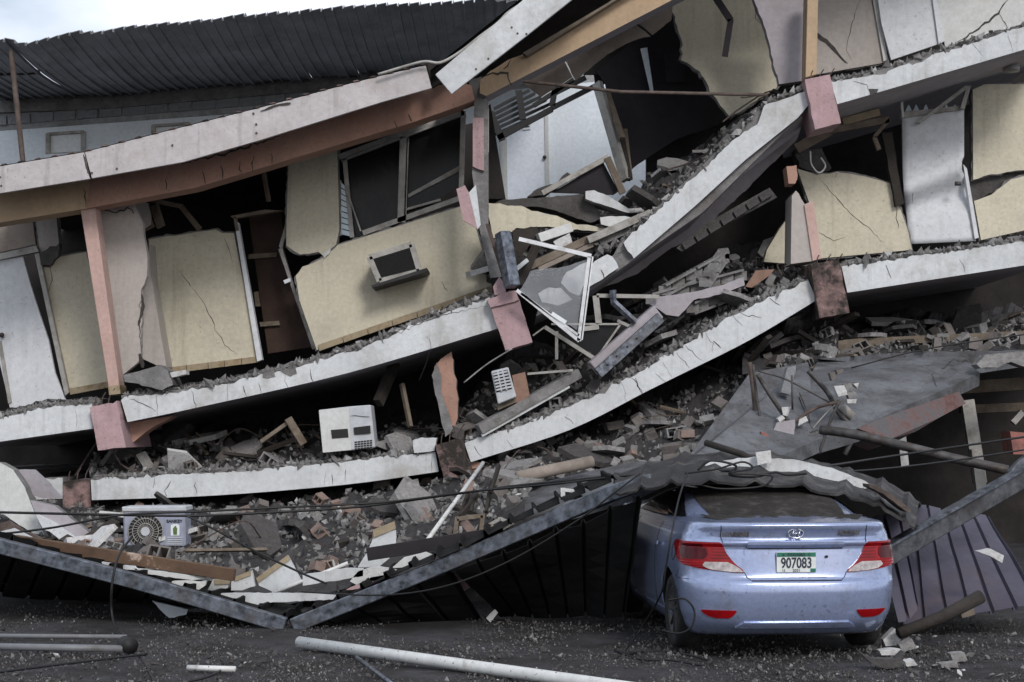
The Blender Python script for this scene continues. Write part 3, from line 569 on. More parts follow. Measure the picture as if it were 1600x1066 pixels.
for x in (1050, 1085, 1130, 1225, 1265): ext('broken_glass', c('T3', (x, 515), (x + 15, 482), (x + 30, 512)), YW - .14, .01, 'jalousie', CB)
wpr = wall('wall_panel', c('T3', (1362, 415), (1420, 390), (1599, 390), (1850, 350)) + rough(c('T3', (1850, 700), (1599, 785), (1500, 800), (1364, 832)), 1.5, 8, 4), YW - .1, seed=10)
wall('wall_panel', rough(c('T3', (1368, 930), (1450, 900), (1540, 830), (1599, 812), (1850, 740)), 1.5, 8, 4) + c('M3', (1850, -20), (1599, 30), (1400, 75)), YW - .1, seed=11)
ext('torn_wall_core', rough(c('T3', (1345, 850), (1480, 815), (1599, 785), (1850, 700), (1850, 742), (1599, 815), (1540, 835), (1440, 900), (1355, 935), (1345, 850)), 1.5, 7, 5)[:-1], YW + .02, .14, 'concrete_dark', CB)
for a, b, w_, m_ in (((700, 605), (975, 555), .09, 'timber'), ((975, 555), (905, 635), .05, 'timber'), ((905, 635), (928, 695), .06, 'timber'), ((545, 690), (700, 605), .14, 'timber'), ((760, 565), (930, 520), .10, 'baseboard')):
    bar('broken_frame', P(*c('T3', a)[0], YW - .3), P(*c('T3', b)[0], YW - .3), .06, w_, m_, CB)
ext('broken_post', rough(c('T3', (942, 615), (990, 612), (1020, 820), (1045, 940), (1005, 955), (985, 830), (942, 615)), .8, 9, 3)[:-1], YW - .3, .12, 'dark_timber', CB)
ext('rubble_clump', rough(c('T3', (540, 690), (660, 690), (710, 780), (640, 810), (560, 770), (540, 690)), 2, 6, 5)[:-1], YW - .15, .3, 'concrete_dark', CB)
tube('cable', smooth_path([P(*p, YW - .5) for p in c('T3', (610, 700), (615, 760), (650, 800), (680, 770), (660, 730))]), .012, 'pvc', CB)
# --- dark backs of the rooms, torn interior of the open bay
ext('back_wall', [(-140, 366), (101, 338), (262, 314), (480, 264), (691, 203), (762, 187), (762, 345), (1010, 345), (1010, -200), (1750, -420), (1750, 862), (-140, 862)], 25.2, .15, 'interior_shade', CB)
ext('party_wall', c('T2', (680, 500), (700, 480), (770, 920), (690, 920)), 22.4, 2.8, 'interior_shade', CB)
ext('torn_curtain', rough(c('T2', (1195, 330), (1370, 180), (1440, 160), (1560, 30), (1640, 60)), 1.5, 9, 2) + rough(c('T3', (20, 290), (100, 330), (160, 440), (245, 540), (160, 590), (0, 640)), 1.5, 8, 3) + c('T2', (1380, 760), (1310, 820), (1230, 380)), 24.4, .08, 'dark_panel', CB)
ext('torn_panel', c('T2', (1395, 225), (1425, 220), (1455, 425), (1440, 420)), 24.2, .05, 'rear_wall', CB)
ext('torn_panel', c('T2', (1505, 250), (1599, 240), (1599, 380), (1515, 380)), 24.2, .05, 'dark_panel', CB)
ext('ceiling_panel', c('T2', (852, 385), (1035, 270), (1078, 355), (935, 447)), 22.0, .04, 'ceiling_board', CB)
ext('ceiling_panel', rough(c('T2', (1042, 262), (1365, 108), (1440, 165), (1360, 185), (1240, 250), (1095, 372), (1042, 262)), .8, 9, 3)[:-1], 22.1, .04, 'ceiling_board', CB)
ext('ceiling_panel', rough(c('T2', (1370, 100), (1545, 0), (1535, 90), (1450, 160), (1410, 130), (1370, 100)), .8, 9, 3)[:-1], 22.2, .04, 'ceiling_board', CB)
for k in range(6):
    a, b = c('T2', (715, 505 + k * 24), (880 + k * 26, 418 + k * 15)) ; bar('roof_batten', P(*a, 25.0), P(*b, 25.0), .05, .042, 'black', CB)
for a, b, w_ in (((735, 640), (985, 505), .12), ((985, 500), (1290, 345), .1), ((830, 420), (850, 555), .14), ((1000, 400), (985, 490), .13), ((900, 490), (1085, 370), .09), ((1195, 310), (1205, 390), .2), ((700, 520), (755, 650), .14), ((1000, 430), (1140, 360), .1)):
    bar('roof_truss', P(*c('T2', a)[0], 24.8), P(*c('T2', b)[0], 24.8), .08, w_ * .7, 'black', CB)
for a, b, w_, m_ in (((1195, 385), (1325, 835), .14, 'frame_grey'), ((1240, 430), (1310, 640), .05, 'timber'), ((1290, 570), (1340, 830), .1, 'dark_timber'), ((1320, 600), (1345, 830), .04, 'timber')):
    bar('leaning_post', P(*c('T2', a)[0], 24.0), P(*c('T2', b)[0], 23.6), .08, w_, m_, CB)
tube('steel_rod', [P(*c('T2', (850, 376))[0], 20.7), P(*c('T2', (1300, 425))[0], 20.7), P(*c('T3', (410, 440))[0], 20.9)], .022, 'rust', CB)
bar('steel_strip', P(*c('T3', (140, -60))[0], 22), P(*c('T3', (242, 95))[0], 22), .03, .09, 'dark_panel', CB); bar('steel_strip', P(*c('T3', (242, 90))[0], 22), P(*c('T3', (215, 262))[0], 22), .03, .08, 'dark_panel', CB)

# broken floor topping lying back from the slab edges
for i, (tp, hh) in enumerate(((L3top, 9), (c('M1', (-150, 925), (0, 895), (200, 845), (425, 830)), 12), (L3r_top, 5), (L2r_top, 7))):
    up_ = [(x, y - hh * (.8 + .5 * noise.noise((x * .03, i, 0)))) for x, y in tp]
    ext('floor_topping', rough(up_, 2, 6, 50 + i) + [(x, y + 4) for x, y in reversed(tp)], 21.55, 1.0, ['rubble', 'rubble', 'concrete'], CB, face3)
ext('eaves_gap_fill', c('T2', (560, 425), (870, 148), (1100, -45), (1520, -118), (1262, 22), (862, 264), (640, 405)), 21.75, .05, 'interior_shade', CB)  # added dark plate, fills the slit under the eaves with painted shade
ext('roof_gap_fill', c('T2', (1130, 345), (1230, 195), (1400, 50), (1600, -70), (1660, 60), (1440, 200), (1250, 345)), 24.6, .05, 'interior_shade', CB)  # added dark sheet closing a sky gap, shade put into its colour
# ------------------------------------------------------------------ rubble heaps (uncountable fill) and where loose pieces rest on them
HEAPS = {}
def heap(key, front, back, Yf, Yb, label, amp=.12, nu=90, nv=14, m='rubble', seed=1):
    def at(pl, t):
        x = pl[0][0] + (pl[-1][0] - pl[0][0]) * t
        for (a, b), (a2, b2) in zip(pl, pl[1:]):
            if a <= x <= a2: return (x, b + (b2 - b) * (x - a) / (a2 - a))
        return pl[-1]
    def pt(u, v):
        a, b = P(*at(front, u), Yf), P(*at(back, u), Yb); p = a.lerp(b, v)
        k = min(1, v * 5 + .15)
        dz = amp * k * (noise.noise((p.x * 2.1, p.y * 2.1, seed)) + .7 * noise.noise((p.x * 5.5, p.y * 5.5, seed + 3)) + .45 * abs(noise.noise((p.x * 13, p.y * 13, seed + 7))))
        return p + Vector((0, 0, dz))
    V = [pt(i / nu, j / nv) for j in range(nv + 1) for i in range(nu + 1)]
    Fc = [[j * (nu + 1) + i, j * (nu + 1) + i + 1, (j + 1) * (nu + 1) + i + 1, (j + 1) * (nu + 1) + i] for j in range(nv) for i in range(nu)]
    o = obj('rubble', V, Fc, m); tag(o, label, 'rubble', kind='stuff'); HEAPS[key] = pt; return o
heap('low', [(x, y + 1) for x, y in L2l_top], [(143, 690), (300, 660), (480, 655), (690, 640)], 21.1, 25.5, 'grey rubble heaped on the lower sagging slab', .14, seed=2)
heap('mid', [(x, y + 1) for x, y in L2m_top], [(700, 640), (790, 560), (900, 520), (1010, 450), (1120, 395), (1190, 385), (1280, 395)], 21.1, 24.5, 'grey rubble heaped on the curved lower slab', .16, seed=5)
heap('bay', c('N1', (0, 420), (150, 440), (330, 380), (480, 300), (640, 200), (830, 60), (1000, -90), (1330, -420)), c('N1', (0, 130), (300, 150), (600, 60), (800, -80), (1000, -200), (1330, -420)), 21.5, 24.5, 'dark rubble filling the open bay above the hanging slab', .16, seed=8)
heap('mound', [(-60, 905), (150, 925), (300, 930), (450, 945), (600, 905), (700, 880), (820, 800)], [(-60, 760), (200, 780), (400, 770), (600, 755), (720, 730), (820, 700)], 15.6, 22.5, 'dusty grey rubble mound behind the fallen canopy edge', .13, 110, 30, seed=11)
heap('under', [(690, 800), (800, 755), (900, 745), (1000, 735), (1100, 705), (1180, 650), (1310, 585)], [(690, 715), (800, 690), (950, 630), (1100, 555), (1200, 510), (1310, 470)], 20.2, 23.0, 'dark rubble packed beneath the curved slab', .16, seed=14)
heap('right', [(1160, 585), (1250, 580), (1330, 570), (1450, 558), (1700, 545)], [(1160, 520), (1250, 500), (1330, 495), (1450, 490), (1700, 480)], 20.6, 25.0, 'dark rubble layer above the grey first floor slab', .12, seed=17)
# ------------------------------------------------------------------ ground storey
gs = ext('ground_floor_slab', rough(c('M3', (650, 625), (800, 612), (1160, 590), (1599, 585), (1900, 570)), 1, 9, 3) + c('M3', (1900, 640), (1599, 660), (1400, 690)), 20.6, .3, ['concrete_floor', 'concrete_dark', 'concrete_floor'], CB, face3)
def plate(name, pts, th, m, parent=None, bevel=0):     # free plate, every corner with its own distance, thickness along its normal
    q = [P(*p) for p in pts]; nr = Vector((0, 0, 0))
    for i in range(len(q)): nr += (q[i] - q[0]).cross(q[(i + 1) % len(q)] - q[0])
    nr.normalize()
    if nr.y < 0: nr = -nr
    v, f = ext_vf(q, nr * th); return obj(name, v, f, m, parent, bevel=bevel)
def z3(k, *pts): return c(k, *pts)
sp = plate('tilted_floor_slab', c('M3', (650, 625, 20.9), (1160, 592, 20.9), (1330, 620, 20.5), (1395, 690, 19.6), (830, 945, 17.8), (640, 1000, 17.6), (560, 800, 18.6)), .16, 'concrete_floor', CB)
for q, w_ in ((c('M3', (1160, 605), (830, 800)), 2), (c('M3', (1010, 620), (860, 730)), 1.5)): pass
for s_, pts in enumerate([c('M3', (1205, 625), (1185, 665), (1170, 700), (1195, 765)), c('M3', (1250, 650), (1275, 630), (1330, 640), (1380, 665)), c('M3', (1180, 670), (1230, 675), (1260, 640)), c('M3', (1260, 670), (1310, 700))]):
    q0 = P(*pts[0], 19); crack(sp, pts, 18.6, 1.5, 300 + s_) if False else None
def on_plane(obj_pts):
    a, b, d = obj_pts; n = (b - a).cross(d - a).normalized()
    def f(x, y, off=.012):
        r = P(x, y, 1) - Vector((0, 0, H)); t = (a - Vector((0, 0, H))).dot(n) / r.dot(n); q = Vector((0, 0, H)) + r * t
        return q + (-n if n.y > 0 else n) * off
    return f
pl = on_plane([P(*c('M3', (650, 625))[0], 20.9), P(*c('M3', (1160, 592))[0], 20.9), P(*c('M3', (830, 945))[0], 17.8)])
def ribbon(parent, pts, wpx, m, seed, name='crack'):
    a = rough(pts, 1.8, 6, seed); n = len(a); V = []
    for i, p in enumerate(a): V.append(pl(p[0] - wpx * .5, p[1] - wpx * .3))
    for i, p in enumerate(a): V.append(pl(p[0] + wpx * .5, p[1] + wpx * .3))
    return obj(name, V, [[i, i + 1, n + i + 1, n + i] for i in range(n - 1)], m, parent)
for s_, q in enumerate([c('M3', (1205, 625), (1185, 665), (1170, 700), (1195, 765)), c('M3', (1250, 650), (1275, 630), (1330, 640), (1380, 665)), c('M3', (1180, 670), (1230, 675), (1260, 640)), c('M3', (1260, 670), (1310, 700))]): ribbon(sp, q, 1.5, 'crack', 70 + s_)
ribbon(sp, c('M3', (1165, 610), (1000, 705), (830, 805)), 1.3, 'crack', 5); ribbon(sp, c('M3', (1000, 630), (860, 735)), 1, 'crack', 6)
be = plate('edge_beam', c('M3', (830, 946, 17.78), (1080, 835, 18.6), (1275, 752, 19.3), (1300, 780, 19.3), (1330, 830, 19.3), (1200, 900, 18.8), (1100, 960, 18.5), (970, 1000, 18.0)), .3, 'beam_red', CB)
plate('broken_edge', [(x, y, 19.4) for x, y in rough(c('M3', (1380, 650), (1420, 605), (1599, 588), (1900, 580), (1900, 650), (1599, 660), (1540, 640), (1480, 665), (1400, 668)), 1.5, 8, 4)], .25, 'chunk', CB)
sp2 = plate('tilted_floor_slab', c('N2', (380, 600, 18.6), (900, 480, 19.2), (1160, 470, 18.6)) + c('M3', (330, 690, 19.6), (600, 640, 19.8), (640, 1000, 17.6)) + c('N2', (1560, 470, 16.6), (1180, 470, 16.4), (900, 600, 16.2), (500, 720, 16.4), (330, 760, 16.5)), .14, 'concrete_floor', CB)
for a, b, w_, Y_, m_ in (((1335, 815), (1395, 1200), .16, 20.8, 'frame_grey'), ((1030, 970), (1045, 1120), .1, 21, 'aluminium'), ((1375, 1040), (1400, 1240), .13, 20.6, 'frame_grey'), ((1545, 920), (1590, 870), .08, 21.5, 'frame_grey')):
    bar('steel_post', P(*c('M3', a)[0], Y_), P(*c('M3', b)[0], Y_), .1, w_, m_, CB)
bar('ceiling_joist', P(1500, 606, 21.5), P(1680, 594, 21.5), .1, .16, 'timber', CB); bar('ceiling_joist', P(1500, 640, 23), P(1680, 632, 23), .1, .12, 'timber', CB)
ext('ledger', c('M3', (700, 545), (830, 530), (1599, 495), (1900, 480), (1900, 512), (1599, 530), (1100, 552), (720, 585)), 21.6, .2, 'timber', CB)
ext('counter', c('M3', (1535, 960), (1700, 975), (1700, 1066), (1550, 1066)), 19.6, .4, 'sheet_red', CB)
# ------------------------------------------------------------------ loose pieces, one by one
def loose(name, label, cat, pts, Y, d, m, fm=None, amp=0, seed=1, bevel=0, group=None):
    q = rough(list(pts) + [pts[0]], amp, 7, seed)[:-1] if amp else pts
    o = ext(name, q, Y, d, m, None, fm, bevel); return tag(o, label, cat, group)
def plank(name, label, cat, a, b, Ya, Yb, wd, ht, m, roll=0):
    o = bar(name, P(*a, Ya), P(*b, Yb), wd, ht, m, None, roll, .004); return tag(o, label, cat)
# open bay
o = loose('broken_slab', 'broken floor slab with white edge tilted in the open bay', 'slab', c('T2', (700, 945), (760, 925), (1140, 898), (1225, 1010), (1160, 1030), (960, 960), (740, 950)), 22.0, .5, ['concrete_dark', 'concrete_dark', 'concrete'], face3, 1)
loose('slab_edge', 'white painted slab corner jutting out in the open bay', 'slab', c('T2', (1140, 885), (1180, 880), (1225, 900), (1270, 920), (1345, 970), (1340, 985), (1230, 950), (1140, 920)), 21.8, .5, 'white_paint', None, .8, 3)
loose('wall_fragment', 'long cracked cream wall fragment lying below the open bay', 'wall', c('N1', (0, 50), (160, 65), (210, 85), (300, 105), (420, 150), (590, 172), (560, 185), (400, 175), (260, 160), (140, 170), (75, 200), (30, 215)), 21.7, .15, ['cream', 'concrete', 'concrete'], face3, 1.2, 4)
loose('wall_fragment', 'small pale wall fragment beside the hanging slab', 'wall', c('N1', (525, 118), (640, 110), (700, 130), (640, 150), (570, 160), (530, 150)), 21.6, .12, ['pale_wall', 'concrete', 'concrete'], face3, 1, 5)
fc_ = thing('fallen_cabinet', 'dark fallen cabinet panel lying in front of the pale blue door', 'cabinet', P(*c('T2', (1150, 890))[0], 22.6))
ext('panel', c('T2', (985, 890), (1222, 752), (1292, 885), (1270, 900)), 22.5, .06, 'dark_panel', fc_)
bar('edge_rail', P(*c('T2', (940, 895))[0], 22.45), P(*c('T2', (1245, 728))[0], 22.45), .08, .07, 'frame_grey', fc_)
bar('edge_rail', P(*c('T2', (1240, 730))[0], 22.42), P(*c('T2', (1312, 895))[0], 22.42), .08, .09, 'timber', fc_)
loose('debris_pile', 'low dark debris pile before the pale blue door', 'rubble', c('T2', (870, 910), (920, 870), (1000, 850), (1055, 800), (1075, 810), (1020, 850), (940, 905)), 22.7, .4, 'concrete_dark', None, 1.5, 6)
plank('wooden_plank', 'brown plank sloping under the hanging slab behind the screen', 'plank', *c('N1', (200, 345), (470, 220)), 21.3, 21.4, .12, .1, 'timber')
plank('wooden_plank', 'pale plank just below the brown plank behind the screen', 'plank', *c('N1', (240, 360), (490, 245)), 21.25, 21.35, .1, .06, 'ceiling_board')
plank('roof_sheet_strip', 'crumpled pale strip above the hanging window screen', 'strip', *c('N1', (240, 215), (390, 165)), 21.4, 21.5, .15, .12, 'pale_wall')
loose('concrete_block', 'grey broken slab chunk in the torn gap by the screen', 'rubble', c('N1', (310, 230), (385, 190), (400, 240), (330, 265)), 21.4, .2, 'chunk_white', None, 1, 3)
loose('crumpled_sheet', 'dark crumpled sheet beside the window screen', 'sheet', c('N1', (120, 180), (235, 160), (250, 200), (200, 250), (150, 300), (130, 250)), 21.5, .05, 'dark_timber', None, 1.5, 3)
plank('white_batten', 'thin white batten beside the leaning metal post', 'batten', *c('N1', (85, 400), (190, 315)), 20.9, 21.0, .05, .05, 'white_paint')
plank('dark_batten', 'dark batten crossing behind the window screen', 'batten', *c('N1', (150, 430), (240, 230)), 21.0, 21.3, .08, .1, 'dark_timber')
# long rubble strips between hanging slab and the wall
for i, (a, b, w_, m_) in enumerate([((470, 225), (760, 100), .1, 'frame_grey'), ((520, 235), (720, 140), .12, 'concrete'), ((500, 275), (660, 190), .1, 'chunk_dark'), ((560, 190), (800, 80), .07, 'concrete')]):
    plank('plaster_strip', ['grey metal strip', 'thick concrete strip', 'dark concrete strip', 'thin concrete strip'][i] + ' lying along the top of the hanging slab', 'strip', *c('N1', a, b), 21.3 + .1 * i, 21.3 + .1 * i, .15, w_, m_)
# hanging window sash with torn screen
wf = thing('hanging_window', 'bent aluminium window sash with torn screen hanging from the slab', 'window', P(860, 500, 20.6))
for a, b, w_ in (((150, 218), (485, 297), .05), ((478, 300), (428, 690), .055), ((490, 300), (440, 685), .03), ((140, 455), (430, 690), .045), ((160, 470), (428, 665), .03)):
    bar('frame', P(*c('N1', a)[0], 20.55), P(*c('N1', b)[0], 20.55), .05, w_, 'aluminium', wf)
ext('screen', rough(c('N1', (165, 440), (205, 365), (330, 350), (465, 312)), 1, 9, 2) + c('N1', (420, 640), (150, 460)), 20.57, .004, 'screen', wf)
bar('label_strip', P(*c('N1', (302, 562))[0], 20.52), P(*c('N1', (368, 605))[0], 20.52), .02, .05, 'tag_white', wf)
mp = tag(bar('metal_post', P(*c('N1', (75, 188))[0], 20.7), P(*c('N1', (120, 440))[0], 20.6), .16, .16, 'galvanised', None, .3, .01), 'leaning galvanised post beside the pink beam end', 'post')
w2 = thing('fallen_window', 'thin bent window frame lying under the hanging sash', 'window', P(930, 540, 21.0))
for a, b, w_ in (((510, 480), (800, 485), .05), ((505, 480), (520, 610), .08), ((440, 635), (520, 625), .06), ((270, 625), (515, 780), .05), ((300, 612), (620, 612), .025), ((620, 612), (520, 755), .025), ((325, 645), (325, 775), .02), ((190, 842), (400, 825), .03), ((215, 665), (270, 625), .02)):
    bar('frame', P(*c('N1', a)[0], 21.1), P(*c('N1', b)[0], 21.1), .04, w_, 'frame_grey', w2)
ext('pane', c('N1', (310, 620), (610, 615), (515, 760), (330, 660)), 21.14, .006, 'glass_dark', w2)
tag(tube('bent_track', [P(*p, 21.0) for p in c('N1', (585, 455), (588, 510), (690, 605))], .05, 'galvanised', None, 6, False), 'bent galvanised track dangling under the hanging slab', 'track')
bb = thing('steel_beam', 'grey steel box beam leaning on the curved slab', 'beam', P(*c('N1', (500, 850))[0], 21.0))
bar('web', P(*c('N1', (495, 818))[0], 20.95), P(*c('N1', (790, 555))[0], 21.2), .12, .2, 'soffit', bb, bevel=.006)
bar('flange', P(*c('N1', (515, 840))[0], 20.83), P(*c('N1', (805, 580))[0], 21.08), .06, .14, 'galvanised', bb, bevel=.004)
for t in (.15, .3, .47, .62): q = P(*c('N1', (515, 840))[0], 20.8).lerp(P(*c('N1', (805, 580))[0], 21.05), t); v, f = tube_vf([q, q - Vector((0, .012, 0))], .015, 8); obj('bolt_hole', v, f, 'black', bb)
loose('plaster_slab', 'smooth grey plaster slab with hollow block end on curved slab', 'slab', c('N1', (755, 520), (800, 485), (920, 470), (1080, 435), (1190, 395), (1195, 430), (1100, 470), (960, 500), (890, 575), (830, 570), (800, 545)), 21.2, .3, ['soffit', 'concrete', 'concrete'], face3, .8, 3)
for i, (a, b) in enumerate([((760, 500), (1190, 385)), ((950, 540), (1160, 462)), ((820, 460), (1110, 300)), ((1010, 420), (1100, 285))]):
    t = thing('hollow_block_course', ['long broken hollow block course', 'short broken hollow block course', 'tilted hollow block course', 'steep hollow block course'][i] + ' on the curved slab rubble', 'blocks', P(*c('N1', a)[0], 21.4), 'hollow block courses')
    A, B_ = P(*c('N1', a)[0], 21.3), P(*c('N1', b)[0], 21.6); dv = (B_ - A).normalized(); nb = max(2, int((B_ - A).length / .36))
    for k in range(nb):
        p0 = A.lerp(B_, k / nb); p1 = A.lerp(B_, (k + .94) / nb); parts = []
        for off in (-.07, .07): parts.append(box_vf(p0 + Vector((0, 0, off)), p1 + Vector((0, 0, off)), .16, .03))
        for tt in (.04, .5, .96): q = p0.lerp(p1, tt); parts.append(box_vf(q + Vector((0, 0, -.06)), q + Vector((0, 0, .06)), .16, .03))
        obj('block', *join_vf(parts), 'concrete', t)
loose('board', 'small brown board on the rubble by the burnt beam end', 'board', c('M3', (310, 290), (360, 215), (445, 210), (420, 240), (340, 295)), 21.4, .04, 'terracotta')
loose('board', 'terracotta board behind the tilted air conditioner', 'board', c('M2', (800, 700), (860, 685), (882, 795), (820, 832)), 21.0, .04, 'terracotta')
plank('concrete_sill', 'long grey concrete sill resting on the curved slab', 'sill', *c('N2', (200, 330), (660, 70)), 20.95, 21.3, .22, .13, 'concrete')
plank('white_batten', 'white batten along the foot of the concrete sill', 'batten', *c('N2', (215, 358), (620, 130)), 20.9, 21.2, .04, .04, 'white_paint')
loose('column_stump', 'broken salmon column stump standing on the lower slab', 'column', c('M2', (440, 660), (470, 625), (520, 590), (545, 760), (548, 900), (530, 960), (500, 980), (470, 860), (440, 760)), 21.3, .35, ['salmon', 'concrete', 'concrete'], lambda i, f: 0 if f.normal.y < -.6 and True else 1, 1.5, 4)
loose('column_core', 'rough concrete edge of the broken salmon column stump', 'column', c('M2', (428, 700), (452, 640), (470, 700), (480, 800), (530, 960), (492, 985), (455, 830)), 21.25, .3, 'concrete', None, 1.5, 4)
plank('wooden_beam', 'dark splintered beam hanging over the boxy white air conditioner', 'beam', *c('M2', (180, 830), (260, 640)), 21.6, 22.0, .1, .14, 'dark_timber')
plank('thin_post', 'thin leaning post beside the salmon column stump', 'post', *c('M2', (290, 740), (330, 940)), 21.7, 21.5, .05, .07, 'timber')
for i, q in enumerate([((600, 130), (570, 215)), ((1410, 640), (1370, 730)), ((1300, 300), (1340, 190))]): pass
plank('broken_stool_leg', 'pale broken frame side propped on lower slab rubble', 'frame', *c('N3', (765, 430), (885, 345)), 21.2, 21.2, .08, .05, 'timber')
plank('broken_stool_leg', 'dark broken frame side propped against the pale one', 'frame', *c('N3', (885, 325), (955, 440)), 21.15, 21.2, .1, .1, 'timber')
loose('floor_slab_chunk', 'big broken floor chunk at the foot of the salmon column', 'slab', c('M1', (570, 700), (650, 680), (730, 655), (775, 680), (800, 745), (750, 770), (640, 740), (580, 730)), 20.9, .6, ['concrete', 'concrete_dark', 'concrete'], face3, 1.2, 3)
loose('plaster_piece', 'pale plaster piece beside the big floor chunk', 'rubble', c('M1', (780, 690), (860, 675), (862, 695), (790, 712)), 21.0, .2, 'chunk_white', None, .8, 3)
loose('concrete_chunk', 'white faced chunk at the end of the lower slab', 'rubble', c('M2', (342, 1000), (380, 988), (450, 990), (440, 1052), (345, 1060)), 20.95, .3, 'white_paint', None, 1, 3)
# --- air conditioners
ac = thing('window_air_conditioner', 'dark grilled air conditioner sticking out of the cream wall', 'air conditioner', P(620, 450, 22.0))
A = c('M2', (140, 155), (335, 95), (372, 220), (187, 266)); Yac = 22.0
ext('housing', [((x - 612) * .985 + 612, (y - 412) * .985 + 412) for x, y in A], Yac + .02, .6, 'ac_dark', ac)
for i in range(4): a, b = A[i], A[(i + 1) % 4]; bar('frame', P(*a, Yac), P(*b, Yac), .05, .075, 'frame_grey', ac)
for i in range(13):
    t = (i + 1) / 14; a = Vector(A[0]).lerp(Vector(A[3]), t); b = Vector(A[1]).lerp(Vector(A[2]), t); bar('louvre', P(*a, Yac), P(*b, Yac), .02, .012, 'black', ac)
ext('tray', c('M2', (148, 285), (405, 203), (412, 212), (395, 225), (152, 295)), Yac - .05, .55, 'ac_dark', ac)
a2 = thing('air_conditioner', 'boxy white air conditioner standing upright on the lower slab', 'air conditioner', P(541, 705, 21.1))
A = c('N3', (1022, 288), (1160, 272), (1255, 265), (1275, 455), (1170, 468), (1040, 480))
ext('housing', A, 20.95, .5, 'ac_white', a2, bevel=.012)
ext('side_panel', c('N3', (1024, 290), (1156, 276), (1168, 466), (1042, 478)), 20.935, .012, 'pale_wall', a2)
for q in (c('N3', (1077, 377), (1152, 371), (1156, 410), (1082, 416)), c('N3', (1178, 366), (1253, 357), (1255, 392), (1182, 398))): ext('opening', q, 20.928, .006, 'black', a2)
for j in range(4):
    for i in range(6): ext('vent_slot', c('N3', (1183 + i * 13.5, 429 - i * 1.4 + j * 10), (1194 + i * 13.5, 428 - i * 1.4 + j * 10), (1194 + i * 13.5, 434.5 - i * 1.4 + j * 10), (1183 + i * 13.5, 435.5 - i * 1.4 + j * 10)), 20.942, .006, 'black', a2)
crack(a2, c('N3', (1165, 315), (1250, 318)), 20.94, 1.2, 3)
a3 = thing('air_conditioner', 'cream air conditioner with slatted front tipped beside a terracotta board', 'air conditioner', P(785, 635, 20.9))
A = c('M2', (702, 682), (782, 662), (820, 800), (735, 835))
ext('housing', A, 20.85, .35, 'ac_white', a3, bevel=.012)
ext('grille_opening', c('M2', (712, 690), (778, 674), (800, 762), (728, 780)), 20.842, .005, 'black', a3)
for i in range(6): t = i / 5.5; bar('slat', P(*c('M2', (712 + 16 * t, 698 + 78 * t))[0], 20.825), P(*c('M2', (778 + 22 * t, 682 + 78 * t))[0], 20.825), .02, .022, 'ac_white', a3)
for t in (.33, .66): bar('slat', P(*c('M2', (712 + 66 * t, 690 - 16 * t))[0], 20.83), P(*c('M2', (728 + 72 * t, 780 - 18 * t))[0], 20.83), .02, .02, 'ac_white', a3)
ext('tray', c('M2', (725, 835), (815, 800), (820, 825), (735, 862)), 20.95, .3, 'timber', a3)
ac4 = thing('condenser_unit', 'pale blue outdoor condenser with round fan grille half buried in rubble', 'air conditioner', P(241, 858, 18.2))
Yc = 18.2
ext('housing', c('B1', (568, 262), (855, 262), (858, 440), (572, 440)), Yc, .35, 'ac_blue', ac4, bevel=.02)
ext('lid', c('B1', (562, 255), (858, 252), (862, 275), (565, 278)), Yc - .02, .4, 'ac_white', ac4, bevel=.01)
fcx, fcy = c('B1', (675, 368))[0]; fr = P(fcx + 27, fcy, Yc).x - P(fcx, fcy, Yc).x; fcn = P(fcx, fcy, Yc - .004)
v, f = tube_vf([fcn, fcn - Vector((0, .01, 0))], fr, 32); obj('fan_opening', v, f, 'black', ac4)
for k in range(28):
    a = 2 * math.pi * k / 28; sw = .35
    pts = [fcn + Vector((math.cos(a + sw * t) * fr * (.2 + .8 * t), -.02, math.sin(a + sw * t) * fr * (.2 + .8 * t))) for t in (0, .33, .66, 1)]
    v, f = tube_vf(pts, .0035, 4); obj('grille_wire', v, f, 'frame_grey', ac4)
for rr_ in (.45, .75, 1.0):
    pts = [fcn + Vector((math.cos(a) * fr * rr_, -.022, math.sin(a) * fr * rr_)) for a in [2 * math.pi * k / 32 for k in range(33)]]
    v, f = tube_vf(pts, .005, 4); obj('grille_ring', v, f, 'frame_grey', ac4)
v, f = tube_vf([fcn - Vector((0, .02, 0)), fcn - Vector((0, .035, 0))], .05, 16); obj('fan_hub', v, f, 'ac_white', ac4)
ext('side_panel', c('B1', (765, 300), (850, 300), (850, 435), (765, 435)), Yc - .012, .012, 'ac_blue', ac4)
ext('badge', c('B1', (790, 340), (800, 335), (822, 335), (830, 342), (830, 388), (790, 388)), Yc - .02, .006, 'tag_white', ac4)
ext('badge_picture', c('B1', (800, 355), (812, 342), (820, 356), (818, 384), (802, 384)), Yc - .024, .003, 'moss', ac4)
for j in range(4): bar('rib', P(*c('B1', (775, 397 + j * 10))[0], Yc - .016), P(*c('B1', (842, 397 + j * 10))[0], Yc - .016), .01, .012, 'ac_white', ac4)
def text(body, name, size, loc, rot, m, parent, ext_=.002, sx=1, bold=0):
    cu = bpy.data.curves.new(name, 'FONT'); cu.body = body; cu.size = size; cu.extrude = ext_; cu.align_x = 'CENTER'; cu.align_y = 'CENTER'; cu.offset = bold
    t = bpy.data.objects.new(name, cu); COL.objects.link(t); me = bpy.data.meshes.new_from_object(t.evaluated_get(bpy.context.evaluated_depsgraph_get())); bpy.data.objects.remove(t)
    o = bpy.data.objects.new(name, me); me.materials.clear(); me.materials.append(M[m]); COL.objects.link(o); o.parent = parent; o.location = loc; o.rotation_euler = rot; o.scale = (sx, 1, 1); return o
text('SANKEY', 'lettering', .048, P(*c('B1', (807, 322))[0], Yc - .016) - WL[ac4.name], (R(90), 0, 0), 'ink', ac4, bold=.002)
